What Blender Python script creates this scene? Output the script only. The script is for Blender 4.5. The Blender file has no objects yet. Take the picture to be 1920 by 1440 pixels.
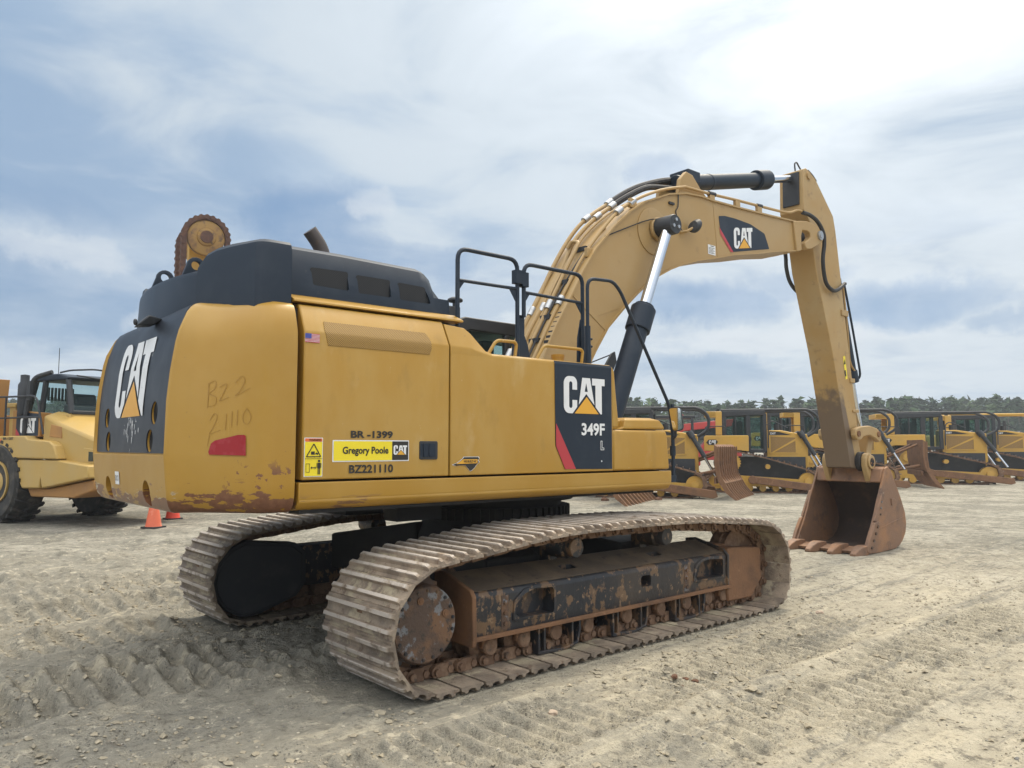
import bpy, bmesh, math, random
import numpy as np
from mathutils import Vector, Matrix
R = math.radians
random.seed(7); np.random.seed(7)
S = bpy.context.scene
COL = S.collection

# ------------------------------------------------------------------ camera, world, sun, exposure
cd = bpy.data.cameras.new('camera'); cam = bpy.data.objects.new('camera', cd); COL.objects.link(cam)
cam.location = (0, 0, 1.70); cam.rotation_euler = (R(90) + math.atan(116/1442), 0, 0)
cd.sensor_width = 36; cd.lens = 36*1442/1920; cd.clip_start = .05; cd.clip_end = 6000
S.camera = cam
SUN_AZ, SUN_EL = 27.0, 58.0                      # to the right of straight ahead, above the horizon
sl = bpy.data.lights.new('sun', 'SUN'); sl.energy = 2.5; sl.angle = R(16); sl.color = (1, .88, .68)
so = bpy.data.objects.new('sun', sl); COL.objects.link(so)
so.rotation_euler = (R(90-SUN_EL), 0, R(180-SUN_AZ))
so.location = (20, 30, 40)
S.view_settings.view_transform = 'Standard'; S.view_settings.look = 'None'
S.view_settings.gamma = 1; S.view_settings.use_curve_mapping = False
S.view_settings.exposure = 0.0
try:
    S.cycles.use_denoising = True
    S.cycles.max_bounces = 6; S.cycles.diffuse_bounces = 3; S.cycles.glossy_bounces = 3; S.cycles.transparent_max_bounces = 8
except Exception: pass

class NT:
    """small node-tree writer"""
    def __init__(s, tree): s.t = tree; s.n = tree.nodes; s.l = tree.links; s.n.clear()
    def new(s, typ, **kw):
        n = s.n.new(typ)
        for k, v in kw.items(): setattr(n, k, v)
        return n
    def link(s, a, b): s.l.new(a, b)
    def put(s, sock, v):
        if isinstance(v, bpy.types.NodeSocket): s.link(v, sock)
        elif v is not None: sock.default_value = v
    def math(s, op, a, b=None, c=None, clamp=False):
        n = s.new('ShaderNodeMath', operation=op); n.use_clamp = clamp
        s.put(n.inputs[0], a); s.put(n.inputs[1], b); s.put(n.inputs[2], c)
        return n.outputs[0]
    def noise(s, vec, scale, detail=4, rough=.55, dist=0):
        n = s.new('ShaderNodeTexNoise'); s.put(n.inputs['Vector'], vec)
        n.inputs['Scale'].default_value = scale; n.inputs['Detail'].default_value = detail
        n.inputs['Roughness'].default_value = rough; n.inputs['Distortion'].default_value = dist
        return n.outputs['Fac']
    def ramp(s, v, a, b, smooth=True):
        n = s.new('ShaderNodeMapRange'); n.interpolation_type = 'SMOOTHSTEP' if smooth else 'LINEAR'
        s.put(n.inputs['Value'], v); n.inputs['From Min'].default_value = a; n.inputs['From Max'].default_value = b
        return n.outputs['Result']
    def mix(s, f, a, b):
        n = s.new('ShaderNodeMix', data_type='RGBA')
        s.put(n.inputs[0], f)
        for i, v in ((6, a), (7, b)):
            if isinstance(v, (tuple, list)): v = (*v[:3], 1)
            s.put(n.inputs[i], v)
        return n.outputs[2]
    def xyz(s, vec):
        n = s.new('ShaderNodeSeparateXYZ'); s.put(n.inputs[0], vec); return n.outputs
    def comb(s, x, y, z):
        n = s.new('ShaderNodeCombineXYZ')
        for i, v in enumerate((x, y, z)): s.put(n.inputs[i], v)
        return n.outputs[0]

W = bpy.data.worlds.new('World'); S.world = W; W.use_nodes = True
def build_sky():
    t = NT(W.node_tree); M = t.math
    out = t.new('ShaderNodeOutputWorld'); bg = t.new('ShaderNodeBackground'); t.link(bg.outputs[0], out.inputs[0])
    sky = t.new('ShaderNodeTexSky', sky_type='NISHITA'); sky.sun_disc = False
    sky.sun_elevation = R(SUN_EL); sky.sun_rotation = R(SUN_AZ); sky.dust_density = 1.0
    d = t.new('ShaderNodeTexCoord').outputs['Generated']
    x, y, z = t.xyz(d)
    zc = M('MAXIMUM', z, 0.0)
    den = M('ADD', zc, .10)
    plane = t.comb(M('DIVIDE', x, den), M('DIVIDE', y, den), 0.0)
    az0 = M('MULTIPLY', M('ARCTAN2', x, y), 180/math.pi); el0 = M('MULTIPLY', M('ARCSINE', z), 180/math.pi)
    # wispy warp of azimuth and elevation gives the cloud edges their billows
    n1 = t.noise(d, 5.0, 7, .62); n2 = t.noise(t.comb(y, z, x), 5.0, 7, .62)
    n3 = t.noise(d, 16.0, 5, .6)
    az = M('ADD', az0, M('ADD', M('MULTIPLY', M('SUBTRACT', n1, .5), 11), M('MULTIPLY', M('SUBTRACT', n3, .5), 4)))
    el = M('ADD', el0, M('ADD', M('MULTIPLY', M('SUBTRACT', n2, .5), 5.5), M('MULTIPLY', M('SUBTRACT', n3, .5), 2.2)))
    def blob(a, e, ra, re, lo=1.7, hi=.15, sharp=False):
        q = M('ADD', M('POWER', M('ABSOLUTE', M('DIVIDE', M('SUBTRACT', az, a), ra)), 2), M('POWER', M('ABSOLUTE', M('DIVIDE', M('SUBTRACT', el, e), re)), 2))
        return t.ramp(q, lo, hi)
    streak = t.noise(plane, .9, 6, .5, .5)
    streak2 = t.noise(plane, 2.0, 7, .55, .5)
    # thin veil: blue-grey to the left and high up, white towards the sun
    GE = 46.0; sd = (math.sin(R(SUN_AZ))*math.cos(R(GE)), math.cos(R(SUN_AZ))*math.cos(R(GE)), math.sin(R(GE)))
    vd = t.new('ShaderNodeVectorMath', operation='DOT_PRODUCT'); t.link(d, vd.inputs[0]); vd.inputs[1].default_value = sd
    cs = M('MAXIMUM', vd.outputs['Value'], 0.0)
    near = t.ramp(cs, .58, .95)
    grey = (.32, .45, .63); pale = (.44, .565, .72); white = (.64, .72, .79)
    veil = t.mix(t.ramp(M('ADD', streak, M('MULTIPLY', near, .36)), .40, .76), grey, pale)
    veil = t.mix(M('MULTIPLY', t.ramp(M('ADD', streak2, M('ADD', M('MULTIPLY', near, .34), M('MULTIPLY', t.ramp(el0, 16, 6), .08))), .47, .78), .85), veil, white)
    # low band: blue gaps between cumulus
    skyc = t.new('ShaderNodeVectorMath', operation='SCALE'); t.link(sky.outputs[0], skyc.inputs[0]); skyc.inputs['Scale'].default_value = .075
    blue = t.mix(.55, skyc.outputs[0], (.15, .33, .62))
    low = M('MULTIPLY', t.ramp(el, 17, 10), t.ramp(el, 1.5, 5))
    gap = M('MULTIPLY', low, t.ramp(t.noise(t.comb(M('MULTIPLY', az0, .055), M('MULTIPLY', el0, .15), 3.0), 1.0, 7, .6), .50, .60))
    col = t.mix(M('MULTIPLY', gap, .35), t.mix(M('MULTIPLY', low, .55), veil, (.70, .77, .83)), blue)
    holes = [((-15.0, 15.8, 5.0, 3.0), .85), ((-12, 13.5, 5, 2.2), .85), ((-31, 9.0, 8, 2.6), .75), ((-23, 11.5, 5, 1.4), .5), ((-34, 15.0, 5, 1.2), .4), ((14.5, 10.6, 5.5, 1.5), 1), ((27, 9.8, 5.2, 1.5), 1), ((14, 6.2, 5, 1.0), .7),
             ((20, 12.0, 4, 1.0), .6), ((33, 8.2, 3, .8), .7), ((-6, 13.5, 3.0, 1.4), .7), ((11.5, 19.6, 2.4, 1.3), .55), ((45, 10, 6, 2), .8), ((-50, 12, 8, 3), .8), ((60, 7, 6, 2), .8)]
    h = None
    for b, wt in holes:
        v = M('MULTIPLY', blob(*b), wt); h = v if h is None else M('MAXIMUM', h, v)
    col = t.mix(M('MULTIPLY', h, M('ADD', .30, M('MULTIPLY', n3, .75))), col, blue)
    rim = None
    for b in [(-10.5, 17.2, 2.2, .9), (-25.5, 8.2, 2.6, .9), (-18.5, 13.0, 2.4, .8), (-31.5, 12.3, 3.5, .9), (20, 8.0, 8, .9)]:
        v = blob(*b); rim = v if rim is None else M('MAXIMUM', rim, v)
    col = t.mix(M('MULTIPLY', rim, .45), col, (.74, .79, .84))
    col = t.mix(M('MULTIPLY', t.ramp(el0, 6, 0), .5), col, (.60, .69, .77))
    # glow of the veiled sun, fill light added to unseen sky overhead and behind
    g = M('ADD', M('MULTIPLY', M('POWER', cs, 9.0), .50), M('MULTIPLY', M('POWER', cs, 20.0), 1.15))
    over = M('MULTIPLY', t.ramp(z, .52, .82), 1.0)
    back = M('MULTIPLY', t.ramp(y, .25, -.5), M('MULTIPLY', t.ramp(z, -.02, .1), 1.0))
    def scaled_(c, f):
        n = t.new('ShaderNodeVectorMath', operation='SCALE'); n.inputs[0].default_value = c; t.link(f, n.inputs['Scale']); return n.outputs[0]
    def plus(a_, b_):
        n = t.new('ShaderNodeVectorMath', operation='ADD'); t.link(a_, n.inputs[0]); t.link(b_, n.inputs[1]); return n.outputs[0]
    sky_filled = plus(plus(col, scaled_((1.75, 1.62, 1.42), over)), scaled_((.72, .69, .64), back))
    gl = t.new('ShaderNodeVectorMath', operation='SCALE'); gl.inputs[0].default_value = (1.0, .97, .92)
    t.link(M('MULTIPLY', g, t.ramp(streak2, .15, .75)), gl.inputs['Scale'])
    ad = t.new('ShaderNodeVectorMath', operation='ADD'); t.link(sky_filled, ad.inputs[0]); t.link(gl.outputs[0], ad.inputs[1])
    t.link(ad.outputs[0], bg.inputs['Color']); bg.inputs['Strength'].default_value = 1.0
build_sky()
try: W.cycles.sampling_method = 'MANUAL'; W.cycles.sample_map_resolution = 1024
except Exception: pass

# ------------------------------------------------------------------ materials
def material(name): 
    m = bpy.data.materials.new(name); m.use_nodes = True; t = NT(m.node_tree)
    o = t.new('ShaderNodeOutputMaterial'); b = t.new('ShaderNodeBsdfPrincipled'); t.link(b.outputs[0], o.inputs[0])
    return m, t, b
def paint(name, base, rough=.5, metal=0, layers=(), bump=(0, 30), coat=0, spec=.5, stretch=(1, 1, 1), rvar=.12):
    """layers: (colour, noise scale, lo, hi, strength[, detail]) laid over the base through noise masks"""
    m, t, b = material(name)
    co = t.new('ShaderNodeTexCoord').outputs['Object']
    mp = t.new('ShaderNodeMapping'); t.link(co, mp.inputs['Vector']); mp.inputs['Scale'].default_value = stretch
    co = mp.outputs[0]
    col = (*base, 1); mask_r = None
    for i, L in enumerate(layers):
        c, s, lo, hi, st = L[:5]; det = L[5] if len(L) > 5 else 6
        off = t.new('ShaderNodeVectorMath', operation='ADD'); t.link(co, off.inputs[0]); off.inputs[1].default_value = (i*3.1, i*1.7, i*5.3)
        f = t.math('MULTIPLY', t.ramp(t.noise(off.outputs[0], s, det, .6), lo, hi), st)
        col = t.mix(f, col, c)
    t.put(b.inputs['Base Color'], col)
    rr = t.noise(co, 6, 4)
    t.put(b.inputs['Roughness'], t.math('ADD', rough - rvar/2, t.math('MULTIPLY', rr, rvar)))
    b.inputs['Metallic'].default_value = metal; b.inputs['Specular IOR Level'].default_value = spec
    b.inputs['Coat Weight'].default_value = coat; b.inputs['Coat Roughness'].default_value = .15
    if bump[0]:
        bp = t.new('ShaderNodeBump'); bp.inputs['Strength'].default_value = bump[0]; bp.inputs['Distance'].default_value = .02
        t.link(t.noise(co, bump[1], 5, .6), bp.inputs['Height']); t.link(bp.outputs[0], b.inputs['Normal'])
    return m
YB = (.375, .203, .021)
DUST = (.50, .36, .18)
M_ = {}
M_['yellow'] = paint('yellow_paint', YB, .45, 0, [((.42, .26, .06), 2.0, .38, .68, .7), ((.29, .165, .025), 6, .55, .72, .45, 8), ((.50, .37, .17), 3.1, .58, .74, .40, 9), ((.16, .09, .04), 30, .69, .73, .6), ((.52, .40, .22), 21, .70, .72, .6)], (.10, 2.0), .22, .35, stretch=(1, 1, .45))
M_['yellow2'] = paint('boom_paint', (.37, .235, .085), .5, 0, [((.39, .275, .135), 1.1, .35, .7, .6), ((.27, .165, .06), 6, .62, .74, .45), ((.12, .08, .05), 22, .70, .74, .6)], (.03, 5), .05)
M_['yellow3'] = paint('dozer_paint', (.54, .31, .045), .45, 0, [((.46, .29, .08), 1.2, .4, .7, .6), ((.28, .17, .07), 5, .60, .75, .5)], (.03, 5))
M_['truckyellow'] = paint('truck_paint', (.45, .29, .075), .45, 0, [((.42, .30, .12), 1.2, .4, .7, .6), ((.36, .22, .08), 6, .62, .75, .4)], (.02, 5))
M_['rustywheel'] = paint('rusty_wheel_paint', (.30, .17, .04), .6, 0, [((.16, .08, .035), 2.5, .45, .62, .8, 8), ((.07, .045, .03), 6, .56, .66, .8, 8)], (.2, 20))
M_['rustyellow'] = paint('truck_bed_paint', (.38, .19, .05), .6, 0, [((.28, .14, .05), 2, .4, .7, .6)], (.03, 5))
M_['black'] = paint('black_paint', (.016, .025, .040), .42, 0, [((.04, .05, .065), 3, .45, .75, .5), ((.09, .085, .08), 14, .66, .74, .4)], (.02, 6), .0, .25)
M_['blackmatt'] = paint('matt_black', (.022, .025, .03), .55, 0, [((.05, .05, .05), 4, .5, .75, .6)], (.02, 20))
M_['deep'] = paint('dark_interior', (.012, .012, .013), .8, 0, [((.03, .025, .02), 5, .5, .7, .6)])
M_['scuffed'] = paint('scuffed_panel', (.014, .018, .026), .42, 0, [((.035, .04, .048), 2.2, .45, .75, .6), ((.30, .28, .25), 11, .70, .75, .6), ((.25, .19, .10), 3, .72, .78, .5)], (.02, 6), 0, .3)
M_['frame'] = paint('track_frame_paint', (.014, .016, .021), .5, 0, [((.075, .055, .04), 1.3, .40, .75, .75), ((.17, .10, .052), 8, .535, .585, .8, 10), ((.24, .155, .09), 19, .60, .64, .8, 10), ((.02, .022, .028), 4, .56, .64, .6)], (.25, 25), stretch=(1, 1, .75))
M_['frametop'] = paint('dusty_frame_top', (.10, .075, .052), .8, 0, [((.17, .12, .075), 3, .4, .65, .8, 8), ((.05, .04, .035), 9, .6, .68, .7, 8)], (.2, 40))
M_['rust'] = paint('brown_rust', (.19, .095, .045), .8, 0, [((.09, .05, .03), 3, .45, .7, .7, 8), ((.30, .17, .09), 10, .58, .7, .6, 8)], (.3, 40))
M_['darkrust'] = paint('dark_rust', (.085, .042, .03), .85, 0, [((.15, .07, .04), 6, .45, .65, .7, 8)], (.3, 40))
M_['hub'] = paint('rusty_hub', (.085, .055, .04), .6, .2, [((.19, .10, .05), 4, .46, .62, .75, 9), ((.19, .21, .23), 9, .545, .60, .75, 9), ((.04, .034, .03), 13, .58, .66, .8)], (.35, 45))
def shoe_mat(name, steel, dust, mud, k):
    m, t, b = material(name)
    co = t.new('ShaderNodeTexCoord').outputs['Object']; x, y, z = t.xyz(co); rd = t.new('ShaderNodeObjectInfo').outputs['Random']
    v = t.comb(t.math('ADD', x, t.math('MULTIPLY', rd, 37.0)), y, t.math('ADD', z, t.math('MULTIPLY', rd, 11.0)))
    col = t.mix(t.ramp(t.noise(v, 4, 8, .65), .36, .64), steel, dust)
    col = t.mix(t.math('MULTIPLY', t.ramp(t.noise(v, 11, 7, .65), .56, .66), .8), col, (.13, .085, .055))
    md = t.math('MULTIPLY', t.ramp(t.noise(v, 3.0, 8, .7), .48, .58), t.math('MULTIPLY', t.ramp(z, -.016, -.034), t.ramp(t.math('ABSOLUTE', t.math('SUBTRACT', t.math('ABSOLUTE', t.math('SUBTRACT', y, 0.0)), 0.0)), .42, .25)))
    col = t.mix(t.math('MULTIPLY', md, k), col, mud)
    col = t.mix(t.math('MULTIPLY', t.ramp(z, -.010, .002), t.ramp(t.noise(v, 9, 6, .6), .34, .50)), col, (.44, .39, .34))
    br = t.new('ShaderNodeHueSaturation'); t.link(col, br.inputs['Color']); t.link(t.math('ADD', .78, t.math('MULTIPLY', rd, .42)), br.inputs['Value'])
    t.link(br.outputs[0], b.inputs['Base Color']); b.inputs['Roughness'].default_value = .65; b.inputs['Metallic'].default_value = .1
    bp = t.new('ShaderNodeBump'); bp.inputs['Strength'].default_value = .5; bp.inputs['Distance'].default_value = .02; t.link(t.math('ADD', t.noise(v, 40, 6, .65), t.math('MULTIPLY', md, .6)), bp.inputs['Height']); t.link(bp.outputs[0], b.inputs['Normal'])
    return m
M_['shoe'] = shoe_mat('dusty_track_steel', (.165, .13, .10), (.32, .255, .19), (.42, .36, .25), .9)
M_['fshoe'] = shoe_mat('muddy_track_steel', (.15, .115, .085), (.26, .21, .15), (.34, .29, .20), 1.0)
M_['chain'] = paint('rusty_link_steel', (.15, .085, .05), .7, .2, [((.25, .16, .10), 8, .45, .65, .8, 8), ((.06, .045, .035), 12, .58, .68, .7)], (.35, 60))
M_['bucket'] = paint('bucket_rust', (.22, .125, .075), .6, .15, [((.33, .165, .075), 2.2, .45, .65, .8, 8), ((.12, .075, .055), 3.4, .52, .68, .7, 8), ((.36, .30, .25), 12, .66, .74, .5)], (.25, 40))
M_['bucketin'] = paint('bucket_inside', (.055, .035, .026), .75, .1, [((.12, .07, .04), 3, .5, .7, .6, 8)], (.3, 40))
M_['stickback'] = M_['yellow2']
M_['chrome'] = paint('chrome_rod', (.58, .61, .66), .14, 1, (), (0, 1), rvar=.06)
M_['steel'] = paint('zinc_clamp', (.42, .43, .44), .35, .8, [((.2, .2, .2), 20, .55, .7, .5)])
M_['rubber'] = paint('hose_rubber', (.022, .022, .024), .6, 0, [((.08, .07, .06), 8, .55, .75, .5)])
M_['tyre'] = paint('tyre_rubber', (.028, .027, .026), .85, 0, [((.10, .085, .065), 4, .45, .7, .7, 8)], (.3, 30))
M_['white'] = paint('white_vinyl', (.72, .73, .74), .45, 0, [((.5, .5, .5), 6, .6, .75, .3)])
M_['whiteworn'] = paint('worn_white_vinyl', (.70, .71, .72), .45, 0, [((.55, .55, .55), 5, .5, .7, .4), ((.05, .045, .04), 9, .665, .68, .9, 9)])
M_['amber'] = paint('amber_vinyl', (.70, .36, .03), .45, 0, [((.6, .3, .03), 5, .5, .7, .4)])
M_['amberworn'] = paint('worn_amber_vinyl', (.66, .33, .03), .45, 0, [((.05, .045, .04), 8, .66, .675, .9, 9), ((.6, .55, .5), 12, .69, .7, .9)])
M_['signyellow'] = paint('sign_yellow', (.82, .66, .02), .4, 0, [((.7, .5, .02), 4, .5, .7, .3)])
M_['ink'] = paint('black_ink', (.02, .018, .015), .5)
M_['pencil'] = paint('pencil_marks', (.285, .148, .022), .6)
M_['red'] = paint('red_vinyl', (.42, .035, .045), .4, 0, [((.5, .07, .08), 3, .5, .7, .4)])
M_['reflector'] = paint('red_reflector', (.30, .012, .02), .25, 0, [((.36, .04, .05), 18, .5, .6, .5)], coat=.5)
M_['orange'] = paint('orange_band', (.75, .16, .03), .5)
M_['flagblue'] = paint('flag_blue', (.05, .07, .32), .5); M_['flagred'] = paint('flag_red', (.55, .06, .10), .5)
M_['cone'] = paint('cone_plastic', (.62, .13, .06), .6, 0, [((.75, .35, .25), 5, .5, .7, .6), ((.30, .12, .08), 12, .6, .7, .5)])
M_['conebright'] = paint('bright_cone_plastic', (.80, .07, .03), .5)
M_['redpaint'] = paint('red_machine_paint', (.42, .035, .03), .5, 0, [((.3, .05, .04), 3, .5, .7, .5)])
M_['mirror'] = paint('mirror_glass', (.80, .82, .84), .04, 1, (), rvar=.0)
M_['rock'] = paint('pale_rock', (.42, .33, .25), .9, 0, [((.30, .22, .16), 20, .5, .7, .6)], (.4, 60))
M_['clod'] = paint('red_clay', (.12, .06, .035), .95, 0, [((.24, .12, .06), 20, .5, .7, .6)], (.6, 60))
M_['exhaust'] = paint('exhaust_steel', (.10, .085, .08), .5, .6, [((.18, .12, .08), 8, .5, .7, .6)])
M_['bark'] = paint('bark', (.10, .075, .055), .9)
def glass(name, col, mixf):
    m, t, b = material(name)
    b.inputs['Base Color'].default_value = (*col, 1); b.inputs['Roughness'].default_value = .05
    tr = t.new('ShaderNodeBsdfTransparent'); tr.inputs[0].default_value = (.82, .92, .91, 1)
    mx = t.new('ShaderNodeMixShader'); mx.inputs[0].default_value = mixf
    t.link(tr.outputs[0], mx.inputs[1]); t.link(b.outputs[0], mx.inputs[2])
    t.link(mx.outputs[0], [n for n in t.n if n.type == 'OUTPUT_MATERIAL'][0].inputs[0]); return m
M_['glass'] = glass('tinted_glass', (.05, .08, .08), .12)
M_['glassdark'] = glass('dark_glass', (.03, .045, .05), .75)
def mesh_mat(name, base, hole, pitch, r=.36):
    """perforated sheet: round holes on a square lattice turned by 45 degrees, in the sheet's own x/z"""
    m, t, b = material(name)
    co = t.new('ShaderNodeTexCoord').outputs['Object']; x, y, z = t.xyz(co)
    def cell(a): 
        return t.math('SUBTRACT', t.math('FRACT', t.math('DIVIDE', a, pitch)), .5)
    u = cell(t.math('ADD', x, z)); v = cell(t.math('SUBTRACT', x, z))
    dd = t.math('SQRT', t.math('ADD', t.math('MULTIPLY', u, u), t.math('MULTIPLY', v, v)))
    t.put(b.inputs['Base Color'], t.mix(t.ramp(dd, r-.06, r+.06), hole, base)); b.inputs['Roughness'].default_value = .6
    return m
M_['meshyellow'] = mesh_mat('yellow_perforated', (.42, .24, .05), (.06, .04, .015), .014)
M_['meshblack'] = mesh_mat('black_perforated', (.012, .013, .016), (.003, .003, .003), .017)
M_['meshdozer'] = mesh_mat('dozer_perforated', (.34, .20, .05), (.14, .08, .03), .05)
def counterweight_mat():
    m, t, b = material('counterweight_paint')
    co = t.new('ShaderNodeTexCoord').outputs['Object']; x, y, z = t.xyz(co)
    col = t.mix(t.ramp(t.noise(co, 1.3, 5), .35, .7), (*YB, 1), (.41, .24, .045))
    # rusty scrapes along the bottom edge: long in the plane of travel, short in height
    mp = t.new('ShaderNodeMapping'); t.link(co, mp.inputs['Vector']); mp.inputs['Scale'].default_value = (2.2, 2.2, 7.5)
    n = t.noise(mp.outputs[0], 1.9, 9, .62)
    hi = t.ramp(z, 1.45, 1.26)
    mk = t.ramp(t.math('ADD', n, t.math('ADD', t.math('MULTIPLY', hi, .20), t.math('MULTIPLY', t.ramp(y, -.8, -1.4), .05))), .635, .65)
    mk = t.math('MULTIPLY', mk, t.ramp(z, 1.50, 1.42))
    n2 = t.noise(co, 9, 8, .6)
    spots = t.math('MULTIPLY', t.ramp(n2, .575, .587), t.math('MULTIPLY', t.ramp(z, 1.66, 1.50), t.math('MULTIPLY', t.ramp(y, -1.2, -1.36), t.ramp(x, -3.4, -3.2))))
    pale = t.math('MULTIPLY', t.ramp(t.math('ADD', n, t.math('MULTIPLY', hi, .20)), .585, .605), t.math('MULTIPLY', t.ramp(z, 1.42, 1.36), t.ramp(t.noise(co, 5, 4), .5, .56)))
    col = t.mix(pale, col, (.42, .40, .33, 1))
    rustc = t.mix(t.noise(co, 30, 5), (.10, .04, .025, 1), (.26, .12, .06, 1))
    col = t.mix(t.math('MAXIMUM', mk, spots), col, rustc)
    col = t.mix(t.math('MULTIPLY', t.ramp(t.noise(co, 40, 3), .72, .75), .6), col, (.2, .11, .05, 1))
    t.put(b.inputs['Base Color'], col); t.put(b.inputs['Roughness'], t.math('ADD', .38, t.math('MULTIPLY', t.noise(co, 5, 4), .16)))
    b.inputs['Coat Weight'].default_value = .2; b.inputs['Coat Roughness'].default_value = .16; b.inputs['Specular IOR Level'].default_value = .4
    bp = t.new('ShaderNodeBump'); bp.inputs['Strength'].default_value = .05; t.link(t.noise(co, 3, 4), bp.inputs['Height']); t.link(bp.outputs[0], b.inputs['Normal'])
    return m
M_['cw'] = counterweight_mat()
def sill_mat():
    m, t, b = material('sill_paint')
    co = t.new('ShaderNodeTexCoord').outputs['Object']; x, y, z = t.xyz(co)
    col = t.mix(t.ramp(t.noise(co, 1.3, 5), .35, .7), (*YB, 1), (.41, .24, .045))
    mp = t.new('ShaderNodeMapping'); t.link(co, mp.inputs['Vector']); mp.inputs['Scale'].default_value = (1.2, 3, 7)
    n = t.noise(mp.outputs[0], 2.0, 8, .6)
    mk = t.math('MULTIPLY', t.ramp(t.math('ADD', n, t.math('MULTIPLY', t.ramp(x, -1.2, -2.8), .1)), .63, .65), t.ramp(z, 1.38, 1.31))
    col = t.mix(t.math('MULTIPLY', mk, .85), col, (.17, .085, .05, 1))
    t.put(b.inputs['Base Color'], col); b.inputs['Roughness'].default_value = .45
    return m
M_['sill'] = sill_mat()
def stick_mat():
    """stick: yellow paint rubbed to grey-brown near the bucket end"""
    m, t, b = material('stick_paint')
    co = t.new('ShaderNodeTexCoord').outputs['Object']; x, y, z = t.xyz(co)
    col = t.mix(t.ramp(t.noise(co, 1.3, 5), .35, .7), (.38, .235, .08, 1), (.40, .28, .13))
    col = t.mix(t.math('MULTIPLY', t.ramp(t.noise(co, 7, 7, .6), .58, .72), .6), col, (.22, .14, .07, 1))
    w = t.ramp(t.math('ADD', z, t.math('MULTIPLY', t.math('SUBTRACT', t.noise(co, 6, 6, .65), .5), 1.1)), 2.75, 2.35)
    inner = t.ramp(t.math('SUBTRACT', t.math('MULTIPLY', t.math('ADD', x, t.math('MULTIPLY', z, .327)), 1.0), 8.10), .02, -.02)
    col = t.mix(t.math('MULTIPLY', w, t.math('MULTIPLY', inner, .9)), col, (.12, .085, .06, 1))
    t.put(b.inputs['Base Color'], col); b.inputs['Roughness'].default_value = .55
    return m
M_['stick'] = stick_mat()

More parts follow.
